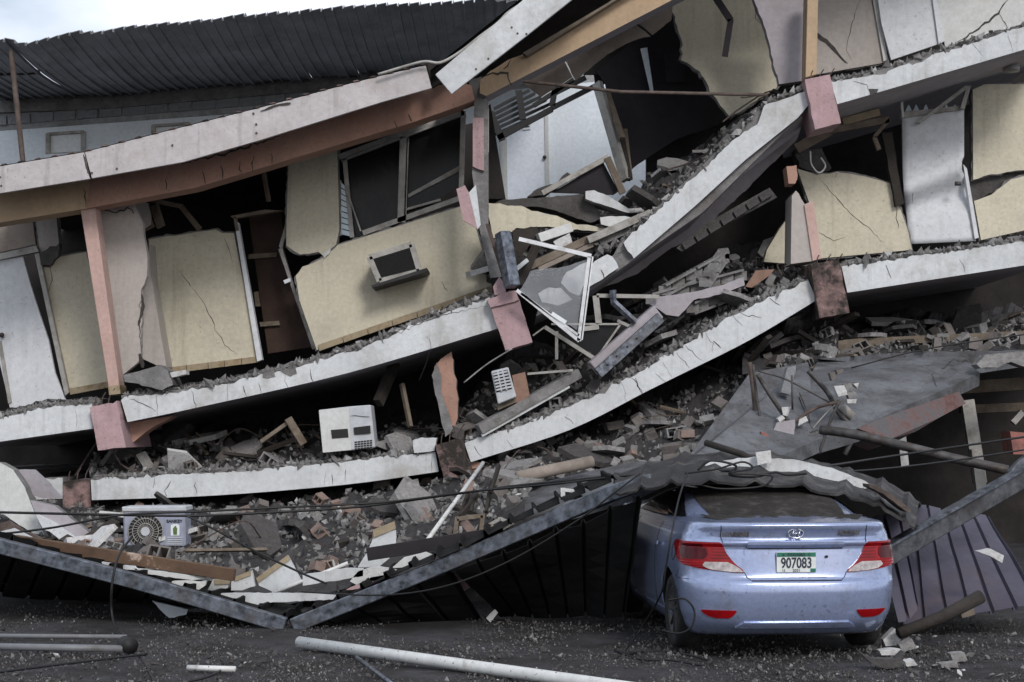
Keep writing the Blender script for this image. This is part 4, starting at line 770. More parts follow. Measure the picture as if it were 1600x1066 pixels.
# ------------------------------------------------------------------ fallen carport: galvanised edge beams, ribbed sheets
def gbeam(name, label, pts, wd=.10, ht=.13):
    o = obj(name, *path_vf(smooth_path(pts, 8), wd, ht), 'galvanised', bevel=.008); return tag(o, label, 'beam')
YB = 14.1
g1 = [P(-60, 838, YB + .2), P(0, 853, YB + .1), P(225, 912, YB), P(446, 977, YB)]
gbeam('galvanised_beam', 'galvanised carport beam sloping down to the ground at far side', g1)
g2 = [P(458, 978, YB), P(640, 905, YB - .1), P(800, 838, YB - .3), P(900, 795, YB - .5), P(965, 768, YB - .7), P(1020, 752, YB - .8)]
gbeam('galvanised_beam', 'long galvanised carport beam rising from the ground to the car', g2)
g3 = [P(1382, 870, 13.2), P(1490, 808, 13.6), P(1620, 734, 14.0), P(1700, 690, 14.2)]
g3o = gbeam('galvanised_beam', 'thick dark beam slanting up behind the car tail lamp', g3, .10, .16); g3o.data.materials[0] = M['galv_dark']; bar('lip', g3[0] + Vector((0, -.02, .085)), g3[2] + Vector((0, -.02, .085)), .11, .02, 'galvanised', g3o)
def sheet_thing(label, *a, **k): return tag(sheet(*a, **k), label, 'roof sheet')
up = lambda p, dy, dz: Vector(p) + Vector((0, dy, dz))
# sheet lying behind the far beam and behind the long beam, tops just showing
sheet_thing('dark ribbed sheet along the sloping far beam', 'ribbed_sheet', up(g1[0], .08, .06), up(g1[3], .08, .05), up(g1[3], 1.2, .02), up(g1[0], 1.5, -.15), 13, .05, 'sheet_dark', crumple=.03)
sheet_thing('dark ribbed sheet along the long rising beam', 'ribbed_sheet', up(g2[0], .08, .05), up(g2[4], .1, .1), up(g2[4], 1.6, .10), up(g2[0], 1.5, .02), 13, .05, 'sheet_dark', crumple=.03, seed=3)
# hanging underside sheets
sheet_thing('dark ribbed sheet hanging below the far beam', 'ribbed_sheet', up(g1[0], .12, -.06), up(g1[3], .1, -.05), P(470, 960, 15.0), P(-80, 925, 16.4), 12, .04, 'sheet_dark', crumple=.05, seed=5)
sheet_thing('dark ribbed sheet hanging below the low end of the long beam', 'ribbed_sheet', P(462, 984, 14.05), P(708, 895, 14.0), P(758, 975, 14.9), P(520, 985, 14.3), 5, .04, 'sheet_dark', crumple=.05, seed=7)
sheet_thing('dark ribbed sheet leaning from the long beam beside the car', 'ribbed_sheet', P(712, 893, 13.95), P(1003, 780, 13.1), P(978, 966, 14.0), P(782, 962, 14.9), 7, .04, 'sheet_dark', crumple=.05, seed=9)  # near edge drawn in to the car, standing in for the shade there
# crumpled cover draped over the car roof
def cover():
    fr_ = smooth_path([P(960, 774, 13.1), P(1010, 762, 12.85), P(1070, 755, 12.75), P(1150, 754, 12.85), P(1240, 760, 12.95), P(1320, 775, 13.0), P(1385, 797, 13.05), P(1430, 824, 13.1)], 6)  # left front edge brought forward to shade the car flank
    bk = smooth_path([P(960, 752, 16.2), P(1030, 728, 16.2), P(1100, 712, 16.2), P(1180, 712, 16.2), P(1260, 722, 16), P(1330, 738, 16), P(1390, 760, 16), P(1440, 790, 15.6)], 6)
    n = len(fr_); V, Fc = [], []; nv = 8
    for j in range(nv + 1):
        for i in range(n):
            t = j / nv; p = fr_[i].lerp(bk[i], t) + Vector((0, 0, .10 * math.sin(math.pi * t) + .025 * noise.noise((i * .35, j * .5, 2)) + (.035 if i % 5 == 0 else 0))); V.append(p)
    for j in range(nv):
        for i in range(n - 1): Fc.append([j * n + i, j * n + i + 1, (j + 1) * n + i + 1, (j + 1) * n + i])
    o = obj('carport_roof_sheet', V, Fc, 'cover_metal'); s = o.modifiers.new('gauge', 'SOLIDIFY'); s.thickness = .02; s.offset = -1
    tag(o, 'crumpled dark carport roof sheet draped over the car', 'roof sheet')
    return fr_
cov = cover()
loose('white_fascia', 'white board lying over the carport sheet above the car', 'board', [(1085, 742), (1110, 722), (1180, 714), (1240, 718), (1300, 731), (1352, 752), (1362, 760), (1352, 764), (1300, 757), (1220, 744), (1150, 738)], 13.6, .05, 'white_paint', None, .8, 4)
loose('white_board', 'square offcut of white board on top of the carport sheet', 'board', [(1181, 707), (1204, 704), (1206, 722), (1184, 727)], 13.5, .04, 'chunk_white')
loose('crumpled_edge', 'curled brown edge of the carport sheet right of the car', 'sheet', c('N4', (720, 860), (760, 868), (830, 905), (905, 960), (960, 1010), (940, 1020), (880, 975), (800, 915), (725, 878)), 13.05, .25, 'rust', None, .6, 3)
pt_ = sheet('ribbed_sheet', P(1405, 784, 15.6), P(1545, 806, 15.6), P(1628, 942, 13.4), P(1412, 975, 13.5), 6, .035, 'sheet_purple', crumple=.02); tag(pt_, 'dull purple ribbed sheet leaning behind the car', 'roof sheet')
sheet_thing('narrow purple ribbed sheet tucked beside the tail lamp', 'ribbed_sheet', P(1362, 808, 14.6), P(1405, 795, 14.8), P(1440, 968, 13.6), P(1404, 972, 13.5), 2, .035, 'sheet_purple', crumple=.02, seed=4)
tag(tube('fallen_pole', smooth_path([P(1283, 672, 17.0), P(1330, 678, 16.8), P(1400, 694, 16.6), P(1480, 714, 16.4), P(1575, 735, 16.2)]), .05, 'steel_dark', None, 10), 'dark curved pole crossing above the purple sheet', 'pole')
loose('metal_bracket', 'galvanised bracket at the end of the dark curved pole', 'bracket', c('N4', (1520, 790), (1560, 740), (1620, 690), (1640, 720), (1560, 800), (1530, 815)), 15.5, .1, 'galvanised', None, .8, 3)
# brown board and white slabs by the far beam
plank('brown_plank', 'long brown plank lying on rubble below the condenser', 'plank', *c('B1', (70, 412), (1085, 570)), 15.2, 14.6, .06, .11, 'plywood')
loose('leaning_slab', 'big curved pale slab leaning at the far edge', 'slab', c('B1', (-160, 20), (0, 50), (60, 85), (115, 165), (150, 260), (210, 395), (170, 385), (90, 340), (20, 290), (-160, 260)), 18.4, .2, ['pale_wall', 'concrete', 'concrete'], face3, .6, 3)
loose('leaning_slab', 'grey slab wedged behind the big curved pale slab', 'slab', c('B1', (60, 85), (130, 85), (180, 130), (258, 215), (200, 218), (140, 200), (110, 150)), 19.0, .3, 'soffit', None, .8, 3)
loose('leaning_slab', 'grey plank slab sloping down toward the condenser', 'slab', c('B1', (140, 225), (255, 250), (330, 310), (530, 465), (410, 450), (250, 330), (165, 290)), 18.0, .12, ['soffit', 'white_paint', 'concrete'], face3, .6, 3)
loose('white_edge', 'white strip along the foot of the sloping grey slab', 'board', c('B1', (165, 290), (250, 330), (410, 450), (320, 440), (230, 370), (200, 360)), 17.9, .1, 'white_paint', None, .5, 3)
loose('twisted_strip', 'twisted dirty strip at far edge below the pale slab', 'strip', c('B1', (0, 330), (40, 320), (110, 370), (190, 400), (170, 412), (80, 390), (0, 360)), 16.5, .08, 'rust', None, 1, 3)
loose('white_board', 'white board end showing behind the far beam', 'board', c('B1', (0, 370), (60, 355), (180, 415), (130, 420), (60, 400)), 15.4, .06, 'white_paint', None, .5, 3)
tri = [('white wall tile slab with tan edge standing in the rubble', [(1185, 585), (1330, 480), (1345, 505), (1395, 600), (1280, 655), (1200, 620)], [(1185, 585), (1330, 478), (1342, 500), (1195, 607)]),
       ('smaller white tile slab with tan edge left of the tall one', [(1070, 600), (1165, 550), (1180, 620), (1120, 640), (1068, 642)], [(1085, 580), (1160, 550), (1160, 572), (1085, 600)]),
       ('small white slab corner beside the brown plank end', [(955, 650), (985, 592), (1065, 588), (1055, 630), (1010, 650)], [(990, 590), (1065, 588), (1060, 612), (992, 615)])]
for i, (lb, q, e) in enumerate(tri):
    t = thing('tile_slab', lb, 'slab', P(*c('B1', q[-1])[0], 15.0), 'white tile slabs'); ext('face', rough(c('B1', *q, q[0]), .5, 8, i)[:-1], 15.0, .06, 'white_paint', t); ext('edge_strip', c('B1', *e), 14.985, .03, 'baseboard', t)
t = thing('tile_slab', 'leaning white tile slab with tan edge beside the dark plank', 'slab', P(*c('B2', (160, 530))[0], 15.4), 'white tile slabs')
ext('face', rough(c('B2', (85, 535), (130, 465), (160, 392), (262, 362), (262, 440), (230, 495), (180, 535)), .5, 8, 3), 15.4, .06, 'white_paint', t); ext('edge_strip', c('B2', (155, 362), (255, 322), (262, 355), (160, 398)), 15.38, .04, 'baseboard', t)
plank('dark_plank', 'dark grey plank lying across the rubble above the long beam', 'plank', *c('B2', (130, 475), (760, 375)), 15.0, 14.9, .05, .12, 'dark_panel')
for i, (lb, k, q, m_) in enumerate([('flat white slab under the tall tile slab', 'B1', [(1000, 655), (1560, 655), (1540, 685), (1200, 700), (1180, 730), (1140, 700)], 'white_paint'), ('flat white sheet beside the thin pipe', 'B1', [(1400, 570), (1599, 540), (1680, 540), (1680, 575), (1400, 620)], 'white_paint'),
        ('torn white panel behind the brown plank', 'B1', [(470, 510), (620, 530), (640, 550), (480, 535)], 'white_paint'), ('pale panel under the brown plank end', 'B1', [(620, 540), (1010, 585), (930, 600), (640, 560)], 'pale_wall'), ('crumpled pale sheet beside the small white slab', 'B1', [(770, 600), (960, 590), (950, 620), (900, 650), (800, 620)], 'pale_wall'),
        ('pale blue triangular offcut below the far beam', 'B1', [(702, 690), (870, 730), (860, 755), (780, 770)], 'rear_wall'), ('round edged pale panel above the long beam', 'B2', [(240, 540), (300, 490), (400, 465), (440, 480), (330, 530)], 'pale_wall'),
        ('dirty marbled slab piece at the low end of the long beam', 'B2', [(50, 600), (90, 550), (180, 530), (270, 545), (200, 590), (80, 615)], 'chunk_white'), ('pink slab splinter beside the marbled piece', 'B2', [(30, 640), (150, 580), (270, 560), (150, 630)], 'pink'),
        ('pink offcut visible between the hanging sheets', 'B2', [(530, 560), (560, 575), (605, 630), (560, 650)], 'pink'), ('crumpled white scrap by the hanging sheets', 'B2', [(680, 770), (720, 730), (735, 745), (700, 790)], 'chunk_white'), ('torn white scrap on the ground beside hanging sheets', 'B2', [(685, 795), (760, 790), (795, 810), (740, 822)], 'chunk_white')]):
    loose('slab_fragment' if 'slab' in lb else 'panel_fragment', lb, 'fragment', c(k, *q), 14.7 if i < 9 else 14.55, .05, m_, None, .6, i + 2)
tag(tube('thin_pipe', [P(*c('B2', (408, 410))[0], 15.5), P(*c('B2', (665, 52))[0], 17.5)], .022, 'pvc', None, 8), 'thin white pipe leaning on the dirty beam end', 'pipe')
tag(tube('thin_pipe', [P(*p, 14.9) for p in c('B1', (1260, 655), (1400, 600), (1610, 515))], .018, 'pvc', None, 8), 'thin white pipe lying across the white slabs', 'pipe')
tag(tube('thin_pipe', [P(*p, 14.9) for p in c('B1', (1540, 500), (1555, 570), (1565, 650))], .012, 'frame_grey', None, 6), 'thin grey rod standing by the white sheet', 'rod')
tag(tube('round_post', [P(*c('N2', (380, 550))[0], 18.2), P(*c('N2', (725, 478))[0], 18.6)], .07, 'ceiling_board', None, 12), 'pale round post lying on bricks under the curved slab', 'post')
# small broken crates and frames
def frame_crate(label, k, quad, Y, m='timber', wd=.04):
    q = c(k, *quad); t = thing('broken_crate', label, 'crate', P(q[3][0], q[3][1], Y))
    for i in range(4):
        for dy in (0, .25): bar('rail', P(*q[i], Y + dy), P(*q[(i + 1) % 4], Y + dy), .04, wd, m, t)
        bar('rail', P(*q[i], Y), P(*q[i], Y + .25), .04, wd, m, t)
frame_crate('small broken wooden crate lying above the long beam', 'B2', [(545, 310), (665, 295), (655, 380), (535, 390)], 15.6)
frame_crate('tilted small crate beside the wooden one', 'B2', [(690, 340), (745, 310), (800, 330), (750, 360)], 15.7, 'frame_grey', .03)
frame_crate('pale little frame perched on the carport sheet edge', 'B2', [(1035, 175), (1075, 180), (1125, 212), (1035, 215)], 14.6, 'pvc', .03)
for i, (a, b) in enumerate([((600, 190), (530, 380)), ((640, 200), (560, 300)), ((700, 150), (680, 280)), ((560, 350), (575, 460)), ((665, 300), (640, 380)), ((740, 60), (700, 190)), ((620, 230), (610, 280)), ((555, 470), (580, 370))]):
    plank('timber_stick', ['splintered stick leaning by the crates', 'second splintered stick by the crates', 'dark stick above the tilted crate', 'pale stick crossing the dark plank', 'stick propped on the wooden crate', 'long dark stick under the curved slab end', 'short stick among the crates', 'slanted stick behind the dark plank'][i], 'stick', *c('B2', a, b), 16.2, 16.0, .03, .05, 'frame_grey' if i == 3 else 'dark_timber')
# ------------------------------------------------------------------ bent steel and rods by the standing side
for i, (lb, pts, r_, m_) in enumerate([('bent dark steel frame bar standing on the tilted slab', c('M3', (330, 640), (345, 760), (375, 950), (490, 1062)), .045, 'rust'), ('thin bar beside the bent frame bar', c('M3', (345, 650), (362, 800), (385, 940)), .03, 'steel_dark'), ('slanting steel bar through the bent frame', c('M3', (365, 695), (430, 800), (510, 915)), .045, 'steel_dark'),
        ('thin rod crossing to the rod knot', c('M3', (370, 680), (500, 720), (700, 825)), .02, 'steel_dark'), ('dark bar bending down from the knot', c('M3', (600, 680), (690, 780), (745, 880), (830, 950)), .05, 'steel_dark'), ('thin pale rod leaving the rod knot', c('M3', (745, 820), (680, 880), (610, 960)), .014, 'frame_grey'),
        ('curved rod from the rod knot to the debris', c('M3', (745, 822), (640, 850), (560, 900), (510, 950)), .035, 'rust'), ('steep dark rod below the rod knot', c('M3', (745, 820), (700, 920), (650, 1066)), .03, 'steel_dark'), ('short silver tube end below the white bricks', c('M3', (755, 845), (805, 892)), .09, 'frame_grey'),
        ('pale steel strut standing beside the red beam', c('M3', (825, 955), (770, 1066)), .05, 'aluminium'), ('thick dark bar bending toward the car roof', c('M3', (480, 1040), (560, 1000), (650, 965)), .07, 'steel_dark'), ('thin vertical rod by the hollow block', c('M3', (525, 700), (528, 860)), .02, 'steel_dark'), ('thin wavy rod on the tilted slab', c('M3', (560, 780), (600, 880), (610, 930)), .014, 'steel_dark')]):
    tag(tube('steel_rod', smooth_path([P(*p, 18.0 - .12 * (i % 4)) for p in pts]), r_ * .55, m_, None, 8), lb, 'rod')
tag(tube('branch_stick', [P(1103, 692, 14.5), P(1160, 710, 14.2), P(1222, 742, 13.7)], .03, 'dark_timber', None, 8), 'dark stick resting on the carport sheet above the car', 'stick')
loose('block_piece', 'pale weathered block hanging over the tilted slab', 'block', c('M3', (475, 780), (505, 665), (545, 655), (518, 790)), 18.4, .18, 'block', None, .8, 3)
loose('brick_cluster_slab', 'tan broken slab leaning among the bent bars', 'slab', c('M3', (440, 960), (455, 920), (540, 905), (535, 980), (500, 1020), (455, 1000)), 17.6, .15, ['soffit', 'concrete', 'concrete'], face3, .8, 3)
loose('pink_offcut', 'red and pink metal offcut by the bent bars', 'sheet', c('M3', (380, 960), (410, 970), (490, 1050), (420, 1050)), 17.4, .05, 'sheet_red', None, .5, 3)
for i, q in enumerate([[(478, 848), (520, 846), (505, 890), (485, 885)], [(458, 900), (480, 885), (495, 900), (470, 918)], [(720, 750), (770, 745), (785, 790), (740, 800)], [(700, 690), (725, 685), (730, 720), (712, 725)], [(780, 812), (825, 810), (822, 830), (782, 830)], [(560, 905), (590, 890), (600, 910), (555, 935)], [(810, 740), (835, 735), (830, 760)], [(765, 740), (800, 735), (810, 770), (780, 775)], [(780, 780), (815, 772), (830, 800), (790, 808)], [(730, 675), (765, 672), (762, 688), (735, 695)]]):
    loose('plaster_lump', ['white plaster scrap near the bent bars', 'white scrap below the first white scrap', 'big white brick in the brick pile on the tilted slab', 'upright pink white brick at the top of the brick pile', 'flat pale brick at the foot of the brick pile', 'white splinter by the rod knot', 'small white triangle at the edge of the brick pile', 'grey brick behind the big white brick', 'grey brick below the big white brick', 'pinkish brick lying topmost in the brick pile'][i], 'rubble', c('M3', *q), 17.7, .12, ['chunk_white', 'chunk', 'clay_dust'][0 if i in (0, 1, 2, 4, 5, 6) else (1 if i in (7, 8) else 2)], None, .4, i)
# ------------------------------------------------------------------ pipes and scraps on the forecourt
a, b = G(468, 1012), G(925, 1078); dz = Vector((0, 0, .044))
pp = tag(tube('drain_pipe', [a + dz, a.lerp(b, .5) + dz, b + dz, b + (b - a) * .3 + dz], .044, 'pvc', None, 16, hollow=True), 'long white drain pipe lying on the asphalt in front', 'pipe')
dz = Vector((0, 0, .04)); a, b = G(-60, 1018), G(193, 1022)
tag(tube('drain_pipe', [a + dz, b + dz], .027, 'pvc_grey', None, 12, hollow=True), 'lower grey pipe of the pair at the near kerb end', 'pipe')
a, b = G(-60, 1006), G(198, 1008); tag(tube('drain_pipe', [a + dz * 1.6, b + dz * 1.6], .018, 'pvc_grey', None, 12, hollow=True), 'upper grey pipe of the pair behind the lower one', 'pipe')
v, f = tube_vf([G(193, 1020) + Vector((0, 0, .07)), G(206, 1022) + Vector((0, 0, .055))], .06, 16); tag(obj('pipe_socket', v, f, 'black', smooth=True), 'black socket at the end of the pipe pair', 'pipe')
tag(tube('white_stick', [G(293, 1048) + Vector((0, 0, .02)), G(368, 1050) + Vector((0, 0, .02))], .022, 'pvc', None, 6), 'short white stick lying on the asphalt', 'stick')
tag(tube('thin_pipe', [G(557, 1030) + Vector((0, 0, .015)), G(612, 1072) + Vector((0, 0, .015))], .014, 'galvanised', None, 8), 'thin metal pipe on the asphalt beside the long drain pipe', 'pipe')
tag(tube('charred_log', [P(1404, 990, 12.6), P(1470, 965, 12.7), P(1533, 932, 12.8)], .045, 'dark_timber', None, 9, r1=.055), 'charred timber leaning on the purple sheet', 'timber')
for i, (lb, q, m_) in enumerate([('white block at the foot of the charred timber', [(1380, 1000), (1398, 982), (1410, 992), (1405, 1008), (1384, 1010)], 'chunk_white'), ('grey lump beside the white block', [(1405, 1008), (1425, 998), (1432, 1012), (1410, 1020)], 'chunk'), ('curled dirty scrap on the asphalt beside the car', [(1346, 1022), (1365, 1030), (1400, 1030), (1412, 1018), (1410, 1042), (1385, 1046), (1362, 1038)], 'chunk_dark'), ('white top of the curled scrap', [(1374, 1017), (1395, 1014), (1410, 1016), (1405, 1024), (1378, 1024)], 'chunk_white'),
        ('pale stone by the curled scrap', [(1414, 1034), (1428, 1031), (1434, 1040), (1416, 1042)], 'chunk_white'), ('white bent scrap stuck on the purple sheet', [(1528, 862), (1548, 858), (1569, 868), (1566, 880), (1545, 868)], 'chunk_white'), ('pale stone pair near the picture edge of the asphalt', [(1485, 1022), (1508, 1020), (1512, 1032), (1490, 1036)], 'chunk'), ('flat pale stone at the asphalt beside the stone pair', [(1470, 1038), (1496, 1035), (1498, 1043), (1472, 1044)], 'chunk'), ('grey plank piece by the charred timber', [(1500, 955), (1520, 948), (1524, 960), (1504, 966)], 'timber')]):
    Yg = H * F / (max(p[1] for p in q) - HOR) if i not in (5, 8) else 13.3
    loose('scrap', lb, 'debris', q, Yg, .1, m_, None, .5, i + 3)
# ------------------------------------------------------------------ cables
cabs = [('black cable sagging from the far edge to the condenser', [(-30, 800, 15.5), (150, 804, 15.5), (300, 806, 15.6), (420, 801, 15.8), (560, 792, 16), (690, 775, 16), (800, 760, 16), (900, 750, 15.5), (1000, 740, 15), (1120, 737, 13.4)], .014), ('second black cable above the rubble mound', [(-30, 838, 15), (80, 825, 15), (190, 805, 15), (300, 800, 15.2), (440, 793, 15.5), (600, 785, 15.8), (740, 768, 15.6), (860, 757, 15), (1000, 742, 14), (1150, 735, 13.2)], .012),
        ('dark cable running from the condenser across the rubble', [(292, 806, 15.4), (340, 830, 15), (400, 862, 14.8), (470, 895, 14.5), (510, 912, 14.3)], .01), ('cable loop hanging over the far beam to the ground', [(205, 840, 14.4), (185, 870, 13.9), (175, 915, 13.8), (176, 965, 13.8), (195, 1005, 13.2), (225, 1035, 11.9), (245, 1072, 10.8)], .011),
        ('cable lying on the near asphalt', [(-30, 1054, 11.2), (80, 1040, 11.6), (180, 1028, 12.0), (230, 1022, 12.2)], .01), ('short cable on the asphalt by the white stick', [(290, 1066, 10.9), (330, 1056, 11.1), (352, 1040, 11.6), (345, 1030, 11.9)], .009),
        ('thin cable sweeping below the long beam', [(470, 925, 13.9), (600, 930, 13.8), (700, 915, 13.6), (800, 875, 13.4), (900, 815, 13.1), (960, 770, 13.0), (1000, 740, 13.0)], .008), ('tangled cable over the carport sheet', [(1090, 735, 12.9), (1110, 720, 12.9), (1150, 728, 12.9), (1140, 742, 12.9), (1180, 745, 12.9), (1210, 738, 12.9), (1230, 742, 12.9), (1260, 740, 13)], .011),
        ('second cable coil over the carport sheet', [(1070, 740, 12.9), (1120, 733, 12.85), (1160, 722, 12.85), (1175, 732, 12.85), (1140, 739, 12.85), (1190, 742, 12.85), (1207, 745, 12.85), (1190, 760, 12.85), (1130, 764, 12.85), (1090, 757, 12.85)], .009), ('cable hanging down the car flank', [(1075, 738, 12.7), (1062, 775, 12.6), (1050, 830, 12.3), (1040, 890, 12.3), (1032, 930, 12.4), (1000, 985, 12.9), (975, 1020, 12.35)], .008),
        ('cable coil on the asphalt by the car wheel', [(960, 1016, 12.5), (1000, 1030, 12.0), (1050, 1032, 11.9), (1100, 1040, 11.66), (1110, 1034, 11.85), (1070, 1022, 12.2), (1010, 1018, 12.4), (960, 1028, 12.05)], .009), ('cable loop against the rear wheel', [(1045, 938, 12.0), (1070, 936, 11.9), (1085, 955, 11.9), (1080, 980, 11.9), (1060, 990, 11.95), (1035, 985, 12.05)], .008),
        ('thin cable crossing to the purple sheet', [(1120, 735, 13.3), (1250, 733, 14), (1400, 712, 16), (1620, 680, 17)], .012), ('lower thin cable crossing behind the carport sheet', [(1100, 738, 13.5), (1300, 738, 14.5), (1450, 725, 15.8), (1620, 700, 17)], .01), ('pale wire hanging by the pink beam end', [(725, 598, 20.9), (760, 570, 20.8), (800, 545, 20.6)], .01), ('thin wire hanging below the upper slab', [(673, 545, 21), (665, 570, 21.1), (655, 595, 21.2)], .01), ('cable stretched above the grey first floor slab', [(1330, 575, 19.8), (1450, 545, 19.8), (1620, 520, 19.8)], .01)]
for lb, pts, r_ in cabs: tag(tube('cable', smooth_path([P(*p) for p in pts], 7), r_, 'cable' if 'pale' not in lb else 'frame_grey', None, 6), lb, 'cable')
# ------------------------------------------------------------------ the car
CAR = thing('parked_car', 'silver blue sedan with its tail sticking out from the collapsed carport', 'car', (2.10, 11.95, 0))
C0 = WL[CAR.name]
def lerpk(k, z):
    for (a, b), (a2, b2) in zip(k, k[1:]):
        if z <= a2:
            t = max(0, min(1, (z - a) / (a2 - a))); t = t * t * (3 - 2 * t) if abs(b2 - b) > .03 else t; return b + (b2 - b) * t
    return k[-1][1]
KR = [(.17, .19), (.22, .11), (.27, .055), (.30, .03), (.36, .012), (.44, 0), (.54, 0), (.585, .012), (.612, .05), (.65, .062), (.74, .072), (.855, .088), (.865, .065), (.895, .065), (.905, .092), (.95, .085), (1.0, .055), (1.02, .055)]
KW = [(.17, .74), (.25, .79), (.36, .825), (.5, .845), (.62, .85), (.72, .852), (.82, .84), (.92, .815), (1.0, .78), (1.02, .77)]
LEN, DR, DF = 4.35, .50, .75
def plan(z, s):
    """s 0..1 rear centre to corner end, 1..2 along the flank, 2..3 round the nose"""
    W, r = lerpk(KW, z), lerpk(KR, z); p = 3.2
    fade = 1
    if s <= 1:
        th = s * math.pi / 2; x = W * math.sin(th) ** (2 / p) if th > 0 else 0; y = r + (DR - r) * (1 - max(0, math.cos(th)) ** (2 / p)); return x, y
    if s <= 2:
        t = s - 1; y = DR + (LEN - DF - DR) * t; return W * (1 - .03 * t * t), y
    t = s - 2; th = t * math.pi / 2; x = W * .97 * max(0, math.cos(th)) ** (2 / 2.6); y = LEN - DF + (DF - .05 - .25 * max(0, z - .55)) * math.sin(th) ** (2 / 2.6); return x, y
def surf(side, s, z, off=0):
    x, y = plan(z, s); e = .004
    x1, y1 = plan(z, min(3, s + e)); x0, y0 = plan(z, max(0, s - e)); xz, yz = plan(z + e, s)
    tu = Vector((x1 - x0, y1 - y0, 0)); tz = Vector((xz - x, yz - y, e)); n = tz.cross(tu)
    if n.length < 1e-9: n = Vector((0, -1, 0))
    n.normalize()
    if n.y > 0 and s < .9: n = -n
    if s >= .9 and n.x < 0: n = -n
    if s > 2.2 and n.y < 0: n = -n
    q = Vector((x, y, z)) + n * off
    return Vector((q.x * side, q.y, q.z)) + C0
SS = [i / 22 for i in range(22)] + [1 + i / 36 for i in range(36)] + [2 + i / 12 for i in range(13)]
ZZ = [.17, .2, .23, .26, .30, .33, .36, .40, .44, .5, .54, .57, .585, .60, .612, .63, .66, .70, .74, .78, .82, .85, .857, .866, .88, .894, .903, .91, .93, .95, .965, .98, .995, 1.01, 1.02]
def body():
    V, Fc = [], []; ring = [(1, s) for s in SS] + [(-1, s) for s in reversed(SS[1:-1])]; n = len(ring)
    for z in ZZ:
        for sd_, s in ring: V.append(surf(sd_, s, z))
    nz = len(ZZ)
    # deck: step inwards from the top ring and rise to the window base
    for k, (ins, dz) in enumerate([(.03, .012), (.09, .018), (.22, .03), (.40, .05)]):
        for sd_, s in ring:
            q = surf(sd_, s, ZZ[-1]); x, y = q.x - C0.x, q.y - C0.y; x *= (1 - ins * .35); yy = LEN / 2 + (y - LEN / 2) * (1 - ins * .48); V.append(Vector((x + C0.x, yy + C0.y, 1.02 + dz)))
    for j in range(nz + 3):
        for i in range(n): Fc.append([j * n + i, j * n + (i + 1) % n, (j + 1) * n + (i + 1) % n, (j + 1) * n + i])
    Fc.append(list(range((nz + 3) * n, (nz + 4) * n))); Fc.append(list(range(n - 1, -1, -1)))
    o = obj('body', V, Fc, ['car_paint', 'black'], CAR, smooth=True)
    cuts = []
    for ay in (.78, 3.35):
        for sx in (-1, 1):
            v, f = tube_vf([C0 + Vector((sx * .56, ay, .30)), C0 + Vector((sx * 1.0, ay, .30))], .345, 40); q = obj('wheel_cut', v, f, 'black'); cuts.append(q)
    for q in cuts:
        m = o.modifiers.new('arch', 'BOOLEAN'); m.operation = 'DIFFERENCE'; m.object = q; m.solver = 'EXACT'
    bpy.context.view_layer.update(); me = bpy.data.meshes.new_from_object(o.evaluated_get(bpy.context.evaluated_depsgraph_get()))
    o.modifiers.clear(); o.data = me
    for q in cuts: bpy.data.objects.remove(q)
    for p in me.polygons:
        cx = p.center + o.location
        if p.normal.z < -.8 and cx.z < .185: p.material_index = 1
    return o
car_body = body()
def inner(o):
    for p in o.data.polygons:
        ce = p.center + o.location
        for ay in (.78, 3.35):
            if abs(math.hypot(ce.y - ay, ce.z - .30) - .345) < .02 and abs(ce.x) < .83 and abs(p.normal.x) < .6: p.material_index = 1
            if math.hypot(ce.y - ay, ce.z - .30) < .33 and abs(abs(ce.x) - .56) < .02: p.material_index = 1
inner(car_body)
def patch(name, poly, m, off, parent=CAR, side=-1, n=10, th=.012, nz=8):
    """patch of skin; poly = list of (z, s_left, s_right) rows from low to high, laid 'off' outside the body"""
    rows = []
    for j in range(nz + 1):
        t = j / nz * (len(poly) - 1); k = min(int(t), len(poly) - 2); u = t - k; a, b = poly[k], poly[k + 1]; rows.append([a[i] + (b[i] - a[i]) * u for i in range(3)])
    V, Fc = [], []
    for lay in (0, 1):
        for z, s0, s1 in rows:
            for i in range(n + 1):
                s = s0 + (s1 - s0) * i / n; V.append(surf(side if s >= 0 else -side, abs(s), z, off - th * lay))
    N = (n + 1) * (nz + 1)
    for j in range(nz):
        for i in range(n):
            q = [j * (n + 1) + i, j * (n + 1) + i + 1, (j + 1) * (n + 1) + i + 1, (j + 1) * (n + 1) + i]; Fc.append(q); Fc.append([N + k for k in reversed(q)])
    ed = [i for i in range(n + 1)] + [(j) * (n + 1) + n for j in range(1, nz + 1)] + [nz * (n + 1) + i for i in range(n - 1, -1, -1)] + [j * (n + 1) for j in range(nz - 1, 0, -1)]
    for a, b in zip(ed, ed[1:] + ed[:1]): Fc.append([a, b, N + b, N + a])
    return obj(name, V, Fc, m, parent, smooth=False)
def sx_(x, z=.7):                        # surface parameter for a given half-width on the rear
    W = lerpk(KW, z); return math.asin(min(1, (abs(x) / W)) ** (3.2 / 2)) / (math.pi / 2)
S = sx_
